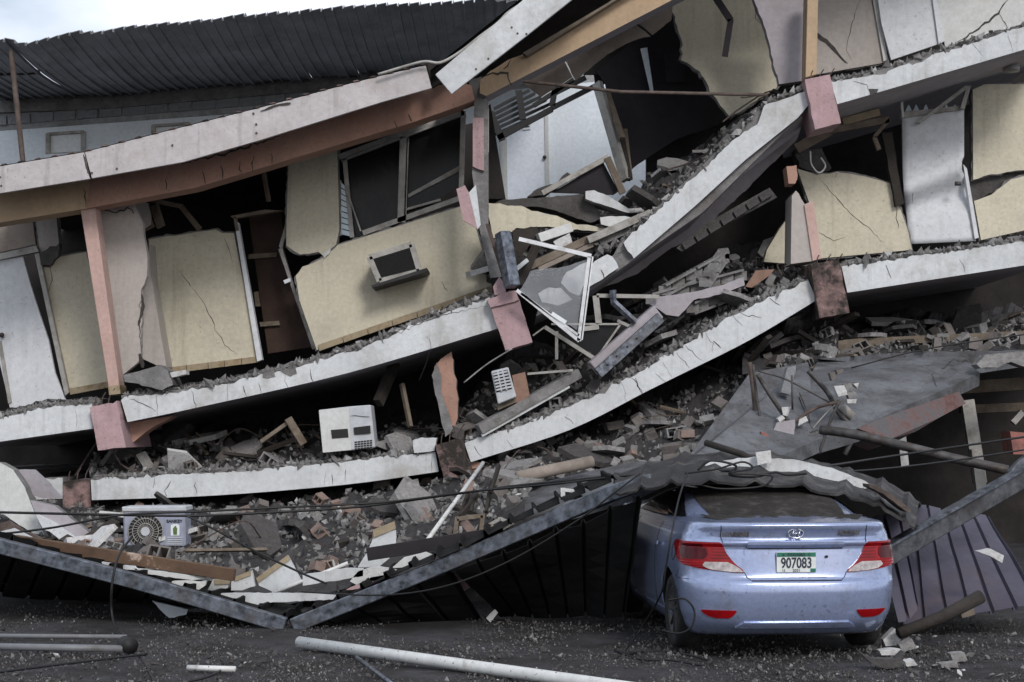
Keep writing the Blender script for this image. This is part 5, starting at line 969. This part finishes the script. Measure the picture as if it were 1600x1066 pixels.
for sd_ in (-1, 1):
    lm = patch('tail_lamp', [(.655, S(.40), S(.46)), (.68, S(.41), S(.70)), (.71, S(.45), .80), (.75, S(.49), .93), (.80, S(.53), .99), (.845, S(.555), 1.015), (.873, S(.575), 1.02), (.886, S(.60), 1.0)], 'lamp_red', .012, side=sd_, n=14, nz=14)
    patch('reversing_lens', [(.66, S(.405), S(.48)), (.678, S(.42), S(.645)), (.708, S(.46), S(.70)), (.735, S(.52), S(.68))], 'lamp_clear', .016, lm, sd_, n=8)
    patch('dark_lens', [(.755, S(.69), .80), (.79, S(.665), .85), (.835, S(.68), .86), (.866, S(.72), .84)], 'lamp_dark', .015, lm, sd_, n=8)
    for zz in (.762, .785, .808, .831): patch('lens_band', [(zz, S(.50 + (zz - .76) * .7), S(.645)), (zz + .004, S(.503 + (zz - .76) * .7), S(.645))], 'lamp_dark', .0145, lm, sd_, n=4, nz=1, th=.004)
    patch('reflector', [(.315, S(.54), S(.64)), (.33, S(.51), S(.70)), (.36, S(.48), S(.73)), (.375, S(.48), S(.735))], 'lamp_red', .008, side=sd_, n=8, nz=4)
    # shut lines
    patch('shut_line', [(.60, S(.35), S(.357)), (.62, S(.375), S(.382)), (.66, S(.393), S(.40))], 'black', .002, side=sd_, n=1, nz=8, th=.003)
    patch('shut_line', [(.88, S(.572), S(.579)), (.92, S(.585), S(.592)), (.97, S(.605), S(.612)), (1.012, S(.62), S(.627))], 'black', .002, side=sd_, n=1, nz=8, th=.003)
    patch('shut_line', [(.598, .70, .99), (.602, .70, .99)], 'black', .002, side=sd_, n=20, nz=1, th=.003)
    patch('shut_line', [(.60, .985, .99), (.665, .9, .905), (.68, S(.72), S(.725))], 'black', .002, side=sd_, n=1, nz=8, th=.003)
    for sdoor in (1.30, 1.66): patch('door_gap', [(.30, sdoor, sdoor + .003), (.98, sdoor - .03, sdoor - .027)], 'black', .002, side=sd_, n=1, nz=16, th=.003)
    patch('sill_crease', [(.27, 1.12, 1.72), (.285, 1.12, 1.72)], 'car_paint', .012, side=sd_, n=10, nz=1)
    patch('door_handle', [(.80, 1.22, 1.27), (.825, 1.22, 1.27)], 'car_paint', .03, side=sd_, n=4, nz=1)
patch('shut_line', [(.594, -S(.35), S(.35)), (.599, -S(.35), S(.35))], 'black', .002, n=24, nz=1, th=.003)
patch('bumper_crease', [(.25, -S(.50), S(.50)), (.27, -S(.47), S(.47)), (.285, -S(.44), S(.44)), (.292, -S(.43), S(.43))], 'car_paint', .022, n=20, nz=3, th=.03)
hb = patch('boot_trim', [(.842, -S(.375), S(.375)), (.856, -S(.385), S(.385)), (.884, -S(.385), S(.385)), (.890, -S(.38), S(.38))], 'car_paint', .018, n=24, nz=4, th=.02)
patch('trim_shadow_gap', [(.832, -S(.375), S(.375)), (.839, -S(.375), S(.375))], 'black', .004, n=24, nz=1, th=.003)
patch('plate_recess_line', [(.618, -S(.24), S(.26)), (.622, -S(.24), S(.26))], 'black', .002, n=16, nz=1, th=.003)
# number plate
pz, py = .735, .052
PLT = obj('number_plate', *box_vf(C0 + Vector((-.153, py, pz)), C0 + Vector((.153, py, pz)), .006, .155), 'plate', CAR, bevel=.003); pl0 = WL[PLT.name]
def onplate(name, x0, x1, z0, z1, m, d=.0045): return obj(name, *box_vf(C0 + Vector((x0, py - d, (z0 + z1) / 2)), C0 + Vector((x1, py - d, (z0 + z1) / 2)), .002, z1 - z0), m, PLT)
onplate('plate_band', -.15, .15, pz + .042, pz + .075, 'green_ink'); onplate('plate_corner', .108, .15, pz - .074, pz - .048, 'green_ink')
fcr = (R(90), 0, 0)
def tx(b, nm, sz, x, z, m, y, parent=PLT, sx=1, bold=0, ex=.001): return text(b, nm, sz, C0 + Vector((x, y, z)) - WL[parent.name], fcr, m, parent, ex, sx, bold)
tx('907083', 'plate_number', .112, 0, pz - .008, 'ink', py - .006, sx=.72, bold=.0022); tx('PANAMA', 'plate_text', .034, 0, pz + .058, 'ink', py - .008, bold=.0005)
tx('2021', 'plate_text', .03, 0, pz - .063, 'ink', py - .006); tx('12', 'plate_text', .026, -.10, pz - .063, 'ink', py - .006)
for sx in (-.1, .1):
    v, f = tube_vf([C0 + Vector((sx, py - .004, pz + .06)), C0 + Vector((sx, py - .012, pz + .06))], .008, 8); obj('bolt', v, f, 'steel_dark', PLT)
# badges
eb = C0 + Vector((0, .068, .952))
pts = [eb + Vector((math.cos(a) * .060, 0, math.sin(a) * .034)) for a in [2 * math.pi * k / 28 for k in range(29)]]
BD = obj('badge', *tube_vf(pts, .006, 6, False), 'chrome', CAR, smooth=True)
for a, b in (((-.034, -.024), (-.014, .028)), ((.014, -.028), (.034, .024)), ((-.026, -.004), (.026, .006))): obj('badge_bar', *tube_vf([eb + Vector((a[0], -.002, a[1])), eb + Vector((b[0], -.002, b[1]))], .006, 6), 'chrome', BD, smooth=True)
tx('HYUNDAI', 'badge_lettering', .046, -.46, .945, 'steel_dark', .088, CAR, 1.0, .0018, .004); tx('ACCENT', 'badge_lettering', .044, .42, .955, 'steel_dark', .08, CAR, 1.0, .0018, .004)
v, f = tube_vf([C0 + Vector((.24, .062, .775)), C0 + Vector((.24, .07, .775))], .011, 10); obj('boot_lock', v, f, 'black', CAR)
# greenhouse (crushed down by the carport)
GK = [(1.0, .36, 3.45, .745), (1.04, .44, 3.35, .735), (1.10, .62, 3.1, .70), (1.16, .82, 2.8, .66), (1.21, 1.02, 2.55, .62), (1.245, 1.25, 2.3, .58), (1.26, 1.5, 2.1, .45)]
def gh(z, s):
    for a, b in zip(GK, GK[1:]):
        if z <= b[0]: t = (z - a[0]) / (b[0] - a[0]); q = [a[i] + (b[i] - a[i]) * t for i in range(4)]; break
    else: q = GK[-1]
    _, r, fr_, W = q; p = 3.0; D = .62
    if s <= 1: th = s * math.pi / 2; return W * math.sin(th) ** (2 / p), r + D * (1 - max(0, math.cos(th)) ** (2 / p))
    if s <= 2: return W, r + D + (fr_ - r - 2 * D) * (s - 1)
    th = (s - 2) * math.pi / 2; return W * max(0, math.cos(th)) ** (2 / p), fr_ - D * (1 - math.sin(th) ** (2 / p))
SG = [i / 12 for i in range(12)] + [1 + i / 10 for i in range(10)] + [2 + i / 8 for i in range(9)]
def green():
    V, Fc = [], []; ring = [(1, s) for s in SG] + [(-1, s) for s in reversed(SG[1:-1])]; n = len(ring); zs = [1.0, 1.02, 1.04, 1.07, 1.10, 1.13, 1.16, 1.185, 1.21, 1.23, 1.245, 1.26]
    for z in zs:
        for sd_, s in ring: x, y = gh(z, s); V.append(C0 + Vector((x * sd_, y, z)))
    for j in range(len(zs) - 1):
        for i in range(n): Fc.append([j * n + i, j * n + (i + 1) % n, (j + 1) * n + (i + 1) % n, (j + 1) * n + i])
    Fc.append(list(range((len(zs) - 1) * n, len(zs) * n)))
    return obj('cabin', V, Fc, 'car_paint', CAR, smooth=True)
green()
def glass(name, z0, z1, s0, s1, m, off, n=14, nz=10, tri=None):
    V, Fc = [], []
    for j in range(nz + 1):
        z = z0 + (z1 - z0) * j / nz
        for i in range(n + 1):
            s = s0 + (s1 - s0) * i / n
            if tri: s = s0 + (s1 - s0) * i / n + tri(i / n, j / nz)
            x, y = gh(z, abs(s)); sg = 1 if s >= 0 else -1
            nrm = Vector((x * .4 * (1 if abs(s) > .7 else .2), -1 if abs(s) < .8 else -.2, 1.2 if abs(s) < .8 else .2)).normalized() if name == 'rear_window' else Vector((1, 0, .2)).normalized()
            V.append(C0 + Vector(((x + nrm.x * off) * sg * (1 if name == 'rear_window' else glass.side), y + nrm.y * off, z + nrm.z * off)))
    for j in range(nz):
        for i in range(n): Fc.append([j * (n + 1) + i, j * (n + 1) + i + 1, (j + 1) * (n + 1) + i + 1, (j + 1) * (n + 1) + i])
    return obj(name, V, Fc, m, CAR, smooth=True)
glass.side = 1
rw_ = glass('rear_window', 1.05, 1.235, -1, 1, 'car_dirt', .010, tri=lambda u, v: (1 - 2 * u) * (1 - (.43 + .27 * v)))
for sd_ in (-1, 1):
    glass.side = sd_; glass('side_window', 1.03, 1.22, 1.0, 1.95, 'car_glass', .012, tri=lambda u, v: (.0 if u > .1 else -.25 * (1 - v * .2)))
# dirt lying on the boot lid
V, Fc = [], []; nn = 40; rd_ = random.Random(5)
for j in range(9):
    for i in range(nn + 1):
        u = i / nn * 2 - 1; y = .20 + .30 * j / 8; V.append(C0 + Vector((u * (.50 + .02 * j), y, 1.022 + .052 * (j / 8) ** .8 + .014 * abs(noise.noise((u * 9, y * 14, 2))) + (.0 if j else -.01))))
for j in range(8):
    for i in range(nn): Fc.append([j * (nn + 1) + i, j * (nn + 1) + i + 1, (j + 1) * (nn + 1) + i + 1, (j + 1) * (nn + 1) + i])
obj('dirt_layer', V, Fc, 'car_dirt', CAR)
# fuel flap, wheels
for k in range(1): 
    pts = [surf(-1, 1.02 + math.cos(a) * .022, .80 + math.sin(a) * .075, .002) for a in [2 * math.pi * q / 24 for q in range(25)]]; obj('fuel_flap', *tube_vf(pts, .003, 5, False), 'black', CAR)
def lathe(prof, cx, cy, cz, sx, n=40):
    V, Fc = [], []
    for k in range(n):
        a = 2 * math.pi * k / n
        for (xx, r_) in prof: V.append(C0 + Vector((cx + sx * xx, cy + math.cos(a) * r_, cz + math.sin(a) * r_)))
    m = len(prof)
    for k in range(n):
        for i in range(m - 1): Fc.append([k * m + i, k * m + i + 1, ((k + 1) % n) * m + i + 1, ((k + 1) % n) * m + i])
    return V, Fc
for ay in (.78, 3.35):
    for sx in (-1, 1):
        wh = bpy.data.objects.new('wheel', None); link(wh, CAR, C0 + Vector((sx * .73, ay, .30)))
        obj('tyre', *lathe([(-.09, .2), (-.1, .27), (-.085, .292), (0, .297), (.075, .292), (.095, .27), (.09, .215), (.075, .2)], sx * .73, ay, .30, sx), 'rubber', wh, smooth=True)
        obj('rim', *lathe([(.078, .205), (.082, .19), (.06, .18), (.05, .12), (.065, .06), (.07, 0)], sx * .73, ay, .30, sx), 'wheel', wh, smooth=True)
        for k in range(9):
            a = 2 * math.pi * k / 9; q = C0 + Vector((sx * .798, ay, .30)); obj('spoke', *box_vf(q + Vector((-.01 * sx, math.cos(a) * .05, math.sin(a) * .05)), q + Vector((-.008 * sx, math.cos(a) * .185, math.sin(a) * .185)), .03, .014), 'wheel', wh)
obj('underbody', *box_vf(C0 + Vector((0, .3, .24)), C0 + Vector((0, 4.0, .24)), 1.2, .1), 'black', CAR)
CAR.rotation_euler = (0, 0, R(5.2)); CAR.scale = (.97, .97, .97)
# ------------------------------------------------------------------ loose rubble, bricks, blocks
rg = random.Random(77)
def chunk_mesh(seed, flat=1.0):
    r = random.Random(seed); bm = bmesh.new()
    for _ in range(13):
        v = Vector((r.gauss(0, 1), r.gauss(0, 1), r.gauss(0, 1))).normalized(); v = Vector((v.x * r.uniform(.8, 1.2), v.y * r.uniform(.6, .9), v.z * r.uniform(.5, .8) * flat)) * .5; bm.verts.new(v)
    bmesh.ops.convex_hull(bm, input=bm.verts); loose_v = [v for v in bm.verts if not v.link_faces]; bmesh.ops.delete(bm, geom=loose_v, context='VERTS')
    me = bpy.data.meshes.new('chunk'); bm.to_mesh(me); bm.free(); return me
CH = {m: [] for m in ('chunk', 'chunk_white', 'chunk_dark')}
for mi, m in enumerate(CH):
    for s in range(7): me = chunk_mesh(s + mi * 20, .75 if s < 4 else .35); me.materials.append(M[m]); CH[m].append(me)
def vf_mesh(name, v, f, m):
    me = bpy.data.meshes.new(name); me.from_pydata([Vector(x) for x in v], [], f); me.materials.append(M[m]); bm = bmesh.new(); bm.from_mesh(me); bmesh.ops.recalc_face_normals(bm, faces=bm.faces); bm.to_mesh(me); bm.free(); return me
def hollow_vf(L, w_, h, open_end=True):
    t = .022; parts = [box_vf((-L / 2, 0, s * (h / 2 - t / 2)), (L / 2, 0, s * (h / 2 - t / 2)), w_, t) for s in (-1, 1)]
    for x in (-L / 2 + t / 2, 0, L / 2 - t / 2): parts.append(box_vf((x, 0, -h / 2 + t), (x, 0, h / 2 - t), w_, t, up=(1, 0, 0)))
    return join_vf(parts)
BRK = [vf_mesh('brick', *box_vf((-.11, 0, 0), (.11, 0, 0), .14, .12), m) for m in ('clay', 'clay_dust', 'chunk')]
HOL = [vf_mesh('hollow_brick', *hollow_vf(.26, .18, .17), m) for m in ('clay', 'clay_dust', 'chunk')]
ORD = lambda i: f'{i}{"th" if 10 <= i % 100 <= 20 else {1: "st", 2: "nd", 3: "rd"}.get(i % 10, "th")}'
def px_of(p): return 800 + p.x / p.y * F
def drop(items, label, cat, group):       # items: (name, mesh, position, rotation, scale); labels count along from the viewer's left
    items.sort(key=lambda q: px_of(q[2]))
    for i, (nm, me, p, rot, s) in enumerate(items):
        o = bpy.data.objects.new(nm, me); COL.objects.link(o); o.location = p; o.rotation_euler = rot; o.scale = s
        o['label'] = f'{label}, {ORD(i + 1)} from the left'; o['category'] = cat; o['group'] = group
def rrot(fl=.5): return (rg.gauss(0, fl), rg.gauss(0, fl), rg.uniform(0, 6.28))
def yat(pl_, x):
    for (a, b), (a2, b2) in zip(pl_, pl_[1:]):
        if a <= x <= a2: return b + (b2 - b) * (x - a) / (a2 - a)
    return pl_[-1][1]
def edge_rubble(pl_, n, nsmall, label, group, Y=YS, dmax=.8, mats=('chunk', 'chunk', 'chunk_dark', 'chunk_white'), smin=.08, smax=.24, small=True, stl='fine grit and crumbs', hgt=.1):
    it = []
    x0, x1 = pl_[0][0] + 4, pl_[-1][0] - 4
    for i in range(n):
        x = rg.uniform(x0, x1); s = min(smax, smin * math.exp(abs(rg.gauss(0, .5)))); p = P(x, yat(pl_, x), Y) + Vector((0, rg.uniform(.06, dmax), s * .2 + .01))
        it.append(('concrete_chunk', rg.choice(CH[rg.choice(mats)]), p, rrot(.4), (s, s * rg.uniform(.7, 1.1), s * rg.uniform(.6, 1))))
    drop(it, label, 'rubble', group)
    V, Fc = [], []
    for i in range(nsmall):
        x = rg.uniform(x0, x1); s = rg.uniform(.015, .065) * (1.5 if rg.random() < .15 else 1); p = P(x, yat(pl_, x), Y) + Vector((0, rg.uniform(.0, dmax * .7), s * .2 + hgt * max(0, noise.noise((x * .06, Y, i * .0))) * rg.random()))
        add_pebble(V, Fc, p, s)
    o = obj('rubble', V, Fc, ['chunk_s', 'chunk_sw']); o.data.polygons.foreach_set('material_index', [1 if (k // 8) % 9 == 0 else 0 for k in range(len(o.data.polygons))]); tag(o, stl, 'rubble', kind='stuff')
mat('chunk_s', (.17, .165, .162), .45, 9, .95, (.09, .085, .08), .3, 22, dscale=6); mat('chunk_sw', (.34, .34, .34), .3, 9, .95, (.2, .2, .2), .3, 22, dscale=6)
OCT = [Vector(v) for v in ((1, 0, 0), (-1, 0, 0), (0, 1, 0), (0, -1, 0), (0, 0, 1), (0, 0, -1))]; OF = [(0, 2, 4), (2, 1, 4), (1, 3, 4), (3, 0, 4), (2, 0, 5), (1, 2, 5), (3, 1, 5), (0, 3, 5)]
def add_pebble(V, Fc, p, s):
    n = len(V); e = Euler((rg.uniform(0, 6), rg.uniform(0, 6), rg.uniform(0, 6))).to_matrix(); sc = Vector((rg.uniform(.6, 1.4), rg.uniform(.5, 1), rg.uniform(.3, .8)))
    for v in OCT: q = e @ Vector((v.x * sc.x, v.y * sc.y, v.z * sc.z)); V.append(p + q * s * rg.uniform(.7, 1.2))
    Fc.extend([[n + i for i in f] for f in OF])
def heap_rubble(key, n, nsmall, nb, nh, label, group, u=(0, 1), v=(0, 1), mats=('chunk', 'chunk', 'chunk_dark', 'chunk_white'), smin=.1, smax=.4, blabel=None, bm_=(0, 1, 1, 2)):
    pt = HEAPS[key]; it = []
    for i in range(n):
        s = min(smax, smin * math.exp(abs(rg.gauss(0, .55)))); p = pt(rg.uniform(*u), rg.uniform(*v)) + Vector((0, 0, s * .15)); it.append(('concrete_chunk', rg.choice(CH[rg.choice(mats)]), p, rrot(.5), (s, s * rg.uniform(.6, 1.1), s * rg.uniform(.5, 1))))
    drop(it, label, 'rubble', group)
    for cnt, lst, nm, word in ((nb, BRK, 'brick', 'brick'), (nh, HOL, 'hollow_brick', 'open hollow brick')):
        it = []
        for i in range(cnt): s = rg.uniform(.6, 1.05); p = pt(rg.uniform(*u), rg.uniform(*v)) + Vector((0, 0, .05)); it.append((nm, lst[rg.choice(bm_)], p, rrot(.6), (s * rg.uniform(.55, 1.25), s * rg.uniform(.7, 1.1), s * rg.uniform(.7, 1.1))))
        drop(it, f'{word} {blabel}', 'brick', f'{word}s {blabel}')
    V, Fc = [], []
    for i in range(nsmall): s = rg.uniform(.015, .07); add_pebble(V, Fc, pt(rg.uniform(*u), rg.uniform(*v)) + Vector((0, 0, s * .3)), s)
    if V: o = obj('rubble', V, Fc, ['chunk_s', 'chunk_sw']); o.data.polygons.foreach_set('material_index', [1 if (k // 8) % 12 == 0 else 0 for k in range(len(o.data.polygons))]); tag(o, 'crumbled grit over the ' + group, 'rubble', kind='stuff')
edge_rubble(L3top, 18, 1500, 'broken chunk on the edge of the sagging upper slab', 'chunks on the sagging upper slab', stl='fine grit along the sagging upper slab edge')
edge_rubble(c('M1', (-150, 925), (0, 895), (200, 845), (425, 830)), 8, 600, 'broken chunk on the upper slab beside the white door', 'chunks by the white door', stl='fine grit on the far end of the upper slab')
edge_rubble(L3r_top, 12, 900, 'broken chunk on the edge of the standing upper slab', 'chunks on the standing upper slab', stl='fine grit along the standing upper slab edge', mats=('chunk', 'chunk_dark'))
edge_rubble(L2r_top, 20, 1100, 'broken chunk on the edge of the standing lower slab', 'chunks on the standing lower slab', stl='fine grit along the standing lower slab edge', smax=.3)
edge_rubble(L2l_top, 24, 1500, 'broken chunk near the edge of the lower sagging slab', 'chunks on the lower sagging slab', stl='fine grit along the lower sagging slab edge', dmax=1.2)
edge_rubble(L2m_top, 20, 1500, 'broken chunk on the edge of the curved slab', 'chunks on the curved slab', stl='fine grit along the curved slab edge', dmax=.7)
edge_rubble(sorted(c('N1', (500, 300), (640, 210), (830, 50), (960, -60)) + c('T3', (400, 480), (585, 405))), 14, 500, 'broken chunk along the torn top of the hanging slab', 'chunks on the hanging slab', stl='fine grit on the hanging slab top', smin=.1, smax=.3)
heap_rubble('low', 22, 900, 6, 4, 'grey chunk in the rubble on the lower sagging slab', 'rubble heap on the lower sagging slab', v=(.05, .6), blabel='in the heap on the lower sagging slab', bm_=(1, 1, 2))
heap_rubble('mid', 45, 1400, 6, 8, 'grey chunk in the rubble on the curved slab', 'rubble heap on the curved slab', v=(.03, .8), blabel='in the heap on the curved slab', smax=.5, bm_=(1, 2, 2))
heap_rubble('bay', 30, 900, 0, 0, 'dark chunk in the rubble of the open bay', 'rubble of the open bay', mats=('chunk_dark', 'chunk_dark', 'chunk'), smax=.55)
heap_rubble('mound', 30, 2600, 60, 26, 'grey chunk on the mound behind the fallen carport', 'rubble mound behind the fallen carport', u=(.05, 1), v=(.12, .85), blabel='scattered on the mound behind the fallen carport', mats=('chunk', 'chunk', 'chunk', 'chunk_white'), smax=.36, bm_=(0, 0, 1, 1, 2))
heap_rubble('under', 30, 900, 46, 14, 'dark chunk packed under the curved slab', 'rubble packed under the curved slab', v=(0, .7), blabel='packed under the curved slab', mats=('chunk_dark', 'chunk_dark', 'chunk'), bm_=(1, 1, 2))
heap_rubble('right', 16, 900, 24, 26, 'dark chunk above the grey first floor slab', 'rubble above the first floor slab', u=(.1, .95), v=(.05, .6), blabel='in the layer above the grey first floor slab', mats=('chunk_dark', 'chunk'), bm_=(1, 1, 2), smax=.25)
# flat plates, splintered sticks and bent bars strewn through the heaps
PLT_ = []
for s in range(5):
    r = random.Random(s + 90); n = r.randint(5, 7); pts = [Vector((math.cos(2 * math.pi * k / n) * r.uniform(.3, .6), math.sin(2 * math.pi * k / n) * r.uniform(.2, .45), 0)) for k in range(n)]
    PLT_.append(vf_mesh('plaster_plate', *ext_vf(pts, (0, 0, .09)), ('chunk_white', 'chunk', 'chunk_dark', 'chunk', 'chunk')[s]))
STK = [vf_mesh('timber_splinter', *box_vf((-.5, 0, 0), (.5, 0, 0), .05 + .03 * k, .03 + .01 * k), ('timber', 'dark_timber', 'dark_timber')[k]) for k in range(3)]
BAR_ = [vf_mesh('bent_rebar', *tube_vf(smooth_path([(-.5, 0, 0), (-.15, .03 * k, .1), (.2, -.1, .12 + .1 * k), (.5, .1, -.05 * k)], 4), .009, 5), 'rust') for k in range(3)]
def extras(key, np_, ns, nb, where, v=(.05, .7), u=(0, 1)):
    pt = HEAPS[key]
    for cnt, lst, nm, wd, cat, lo, hi in ((np_, PLT_, 'plaster_plate', 'flat broken plaster plate', 'rubble', .35, .85), (ns, STK, 'timber_splinter', 'splintered timber stick', 'timber', .4, 1.1), (nb, BAR_, 'bent_rebar', 'thin bent reinforcing bar', 'rebar', .5, 1.3)):
        it = []
        for i in range(cnt): s = rg.uniform(lo, hi); it.append((nm, rg.choice(lst), pt(rg.uniform(*u), rg.uniform(*v)) + Vector((0, 0, .06)), rrot(.35), (s, s if nm != 'timber_splinter' else 1, s if nm != 'timber_splinter' else 1)))
        if it: drop(it, f'{wd} {where}', cat, f'{wd}s {where}')
extras('low', 10, 9, 5, 'on the lower sagging slab', v=(.03, .45)); extras('mid', 16, 14, 8, 'on the curved slab', v=(.02, .8)); extras('bay', 10, 10, 6, 'in the open bay')
extras('mound', 16, 12, 6, 'on the mound behind the carport', v=(.15, .8)); extras('under', 12, 12, 6, 'under the curved slab'); extras('right', 10, 12, 5, 'above the first floor slab')
# bricks on the tilted first floor slab
it = []
for i in range(26):
    q = HEAPS['under'](rg.uniform(.08, .8), rg.uniform(0, .3)); s = rg.uniform(.6, 1.0)
    it.append(('brick', BRK[rg.choice((1, 1, 2, 0))], q + Vector((0, 0, .03)), rrot(.5), (s * rg.uniform(.6, 1.2), s, s)))
drop(it, 'dusty brick at the front of the rubble below the curved slab', 'brick', 'bricks at the front of the rubble below the curved slab')
# stones on the forecourt
it = []
for i in range(46):
    x, y = (rg.uniform(1400, 1600), rg.uniform(985, 1062)) if i < 30 else (rg.uniform(100, 1350), rg.uniform(1000, 1064)); s = rg.uniform(.03, .09) * (1 if i < 30 else .7)
    it.append(('stone', rg.choice(CH[rg.choice(('chunk', 'chunk', 'chunk_white', 'chunk_dark'))]), G(x, y) + Vector((0, 0, s * .15)), rrot(.4), (s, s, s * .8)))
drop(it, 'small broken stone lying on the forecourt asphalt', 'stone', 'stones on the forecourt')
V, Fc = [], []
for i in range(26000):
    y = 940 + 130 * rg.random() ** .8; x = rg.uniform(-60, 1660)
    if noise.noise((x * .008, y * .03, 2)) + rg.random() * .7 < .25: continue
    s = rg.uniform(.004, .014) * (2.4 if rg.random() < .06 else 1); q = G(x, y); add_pebble(V, Fc, q + Vector((0, 0, -.002)), s)
o = obj('gravel', V, Fc, ['chunk_s', 'chunk_dark', 'chunk_sw']); o.data.polygons.foreach_set('material_index', [2 if (k // 8) % 61 == 0 else (0 if (k // 8) % 5 == 0 else 1) for k in range(len(o.data.polygons))]); tag(o, 'fine grit scattered over the asphalt', 'gravel', kind='stuff')

for o in scene.objects:
    if o.parent is None and 'category' in o and 'kind' not in o: o['kind'] = 'thing'
